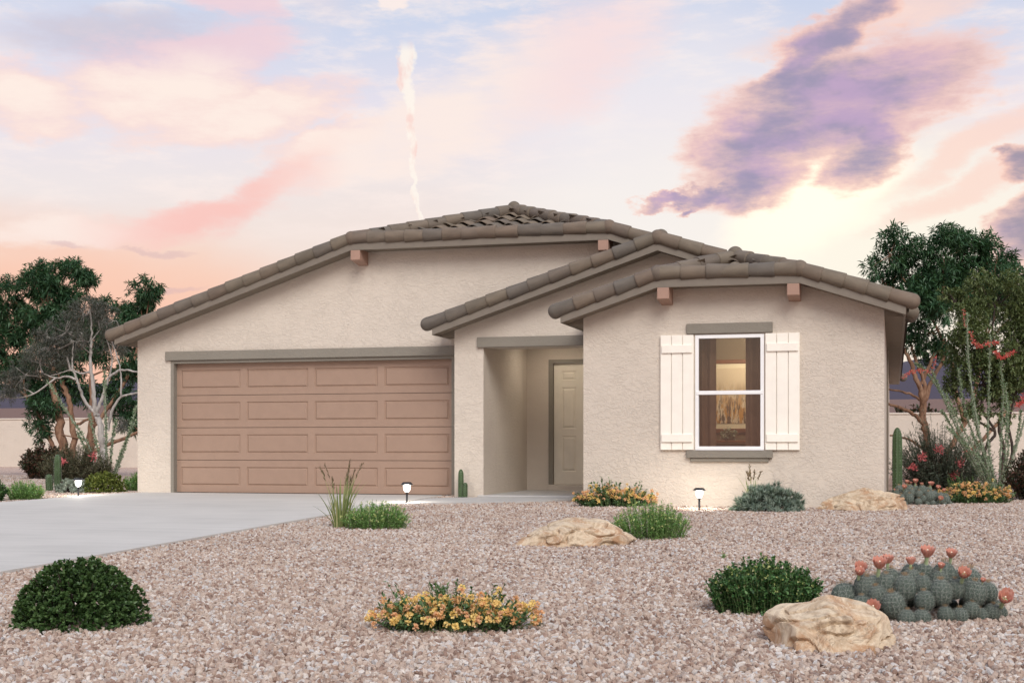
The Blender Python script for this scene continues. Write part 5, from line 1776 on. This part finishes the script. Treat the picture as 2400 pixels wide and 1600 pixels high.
# ------------------------------------------------------------------ planting: left
s = 0.01104
TR = lambda pts: sketch(pts, 185, 1117, s)
tree('broadleaf_tree', 'dense green tree with peeling orange trunks left of the garage', (-20.3, 31.0, -0.03), s,
     [(TR([(158, 1122), (146, 1050), (136, 980), (122, 900), (128, 820)]), 0.15, 0.06), (TR([(150, 1122), (125, 1050), (90, 975), (58, 925)]), 0.07, 0.04), (TR([(165, 1122), (172, 1010), (160, 930), (142, 885), (150, 800)]), 0.09, 0.04),
      (TR([(205, 1122), (212, 1040), (218, 960), (215, 880)]), 0.12, 0.06), (TR([(185, 1122), (215, 1010), (250, 960), (300, 880), (330, 800)]), 0.06, 0.035), (TR([(212, 1060), (260, 1040), (330, 1010)]), 0.06, 0.04), (TR([(172, 1000), (200, 985), (222, 975)]), 0.04, 0.03)],
     BL([(120, 650, 55, 0), (165, 640, 52, .3), (205, 665, 38, 0), (70, 665, 40, .3), (110, 715, 75, -.3), (180, 720, 60, .2), (20, 690, 45, 0), (40, 760, 65, .3), (110, 790, 80, -.2), (190, 800, 70, .3), (15, 850, 70, 0), (80, 880, 70, .2),
         (150, 880, 60, .4), (350, 690, 42, 0), (325, 720, 40, .2), (275, 725, 30, .2), (300, 760, 60, .3), (260, 800, 60, .4), (290, 860, 60, .4), (280, 930, 50, .3), (105, 960, 50, 0), (90, 1005, 32, -.1), (215, 920, 40, .4), (-40, 740, 70, .2), (-50, 850, 80, .2), (300, 990, 40, .4)], 185, 1117, s),
     dict(sub=10, dens=430, per=8, L=0.165, W=0.033, fall=0.25), 'bark_orange', 'lf_tree', 'broadleaf trees beside the house')

s = 0.00956
TR = lambda pts: sketch(pts, 245, 1128, s)
tree('silver_tree', 'grey barked tree with fine smoky foliage at the left corner of the house', (-17.03, 27.0, -0.03), s,
     [(TR([(247, 1134), (240, 1050), (232, 990), (222, 960)]), 0.0900, 0.0527), (TR([(222, 962), (217, 900), (211, 845), (215, 790), (212, 725)]), 0.0540, 0.0155), (TR([(224, 968), (198, 940), (182, 895), (170, 862), (172, 800)]), 0.0432, 0.0136),
      (TR([(180, 890), (155, 882), (130, 886), (100, 875)]), 0.0288, 0.0099), (TR([(214, 870), (190, 875), (165, 868), (120, 880)]), 0.0274, 0.0087), (TR([(226, 966), (242, 925), (256, 885), (285, 868), (325, 872)]), 0.0432, 0.0186),
      (TR([(252, 1010), (264, 960), (285, 930), (325, 920)]), 0.0360, 0.0186), (TR([(283, 932), (284, 890), (278, 850), (262, 800)]), 0.0230, 0.0087), (TR([(78, 922), (50, 905), (32, 885), (30, 860)]), 0.0158, 0.0062),
      (TR([(130, 886), (80, 922), (40, 932), (0, 930)]), 0.0216, 0.0074), (TR([(256, 885), (262, 840), (248, 790)]), 0.0216, 0.0074), (TR([(213, 800), (235, 770), (245, 740)]), 0.0144, 0.0050), (TR([(214, 830), (190, 810), (178, 790)]), 0.0144, 0.0050), (TR([(248, 1040), (275, 1010), (290, 990)]), 0.0216, 0.0074)],
     BL([(225, 730, 40, 0), (190, 740, 45, .2), (250, 760, 40, 0), (160, 780, 48, -.1), (120, 820, 50, 0), (90, 850, 48, .1), (60, 880, 42, 0), (30, 900, 34, 0), (150, 830, 45, .2), (200, 800, 40, -.2), (265, 810, 36, .1), (110, 790, 30, 0), (20, 930, 26, 0), (285, 1000, 22, 0)], 245, 1128, s),
     dict(sub=12, dens=800, per=9, L=0.10, W=0.010, fall=0.0, fwd=0.9), 'bark_grey', 'lf_grey')

s = 0.00885
OC = lambda pts: sketch(pts, 250, 1134, s)
ocotillo('leafy ocotillo without flowers at the left corner of the house', (-15.73, 25.0, -0.03),
         [(OC([(252, 1138), (250, 1050), (248, 960), (246, 868)]), 0.026, 0.010, 280), (OC([(244, 1138), (212, 1050), (165, 975), (112, 893)]), 0.022, 0.008, 220), (OC([(255, 1138), (232, 1060), (210, 970)]), 0.02, 0.008, 260),
          (OC([(262, 1138), (295, 1040), (322, 950)]), 0.022, 0.01, 300), (OC([(258, 1138), (285, 1060), (318, 985)]), 0.02, 0.01, 300), (OC([(240, 1138), (205, 1060), (182, 1012)]), 0.016, 0.008, 260), (OC([(256, 1138), (262, 1050), (272, 985)]), 0.018, 0.008, 280)],
         [], 0.058)
herb('needle_shrub', 'loose dry grey brown shrub under the silver barked tree', 'shrub', (-16.2, 24.6, -0.03), 1.7, 1.0, 0.78, 420, 30, 0.07, 0.012, 'lf_brown', stem='bark_dark', hvar=0.35, base=0.5)
T_ = [o for o in bpy.data.objects if o.name.startswith('needle_shrub')][-1]
for (px, py) in ((-0.12, 0.46), (0.5, 0.60)):
    mk('bloom', leaves(np.array([px, -0.40, py]) + rng.normal(size=(40, 3)) * 0.035, rdir(40, 0.5), 0.08, 0.025), M['fl_pink'], T_)
herb('red_tip_shrub', 'dense dark shrub with reddish tips before the left garden wall', 'shrub', (-19.26, 28.0, -0.03), 1.25, 1.0, 0.80, 260, 30, 0.075, 0.036, 'lf_red', stem='bark_dark', hvar=0.25, base=0.5, oval=True)
column_cactus('ribbed green column cactus left of the silver mound', (-14.86, 22.0, -0.03), [(0, 0, 0.066, 0.66, 0.0)])
column_cactus('short green column cactus stump left of the silver mound', (-13.94, 20.41, -0.03), [(0, 0, 0.062, 0.33, -0.06)])
mound('silver_mound', 'pale silvery cushion plant beside the left path lamp', 'bush', (-13.16, 19.95, -0.03), 0.62, 0.5, 0.25, 240, 22, 0.06, 0.010, 'lf_silver', open_=0.9, shell=0.2, rough=0.12)
mound('round_bush', 'rounded olive green bush at the left corner of the garage', 'bush', (-12.70, 20.1, -0.03), 0.74, 0.62, 0.38, 520, 8, 0.042, 0.022, 'lf_olivebush', oval=True, open_=0.85, lay=(1.0, 0.85), shell=0.15)
herb('herb_clump', 'bright green herb clump squeezed between olive bush and garage wall', 'herb', (-12.55, 21.0, -0.03), 0.62, 0.5, 0.34, 160, 22, 0.045, 0.012, 'lf_herb', dots=(40, 0.016, 'fl_dots'), group='green herb clumps', hvar=0.3, base=0.7, lean=0.2)
herb('herb_clump', 'bright green herb clump at the left edge of the driveway', 'herb', (-12.72, 18.0, gz(18.0)), 0.62, 0.5, 0.30, 200, 22, 0.040, 0.010, 'lf_herb', dots=(50, 0.014, 'fl_dots'), group='green herb clumps', hvar=0.3, base=0.7, lean=0.2)
herb('leafy_bush', 'leafy dark green bush cut by the left edge of the picture beside the driveway', 'bush', (-12.95, 17.45, gz(17.4)), 0.55, 0.5, 0.36, 170, 24, 0.040, 0.026, 'lf_basil', oval=True, base=0.6)
herb('desert_bush', 'dark desert bush beyond the garden wall right of the house', 'bush', (1.5, 95.0, -0.1), 5.5, 4.0, 3.4, 160, 40, 0.34, 0.17, 'lf_red', stem='bark_dark', hvar=0.3, base=0.5)
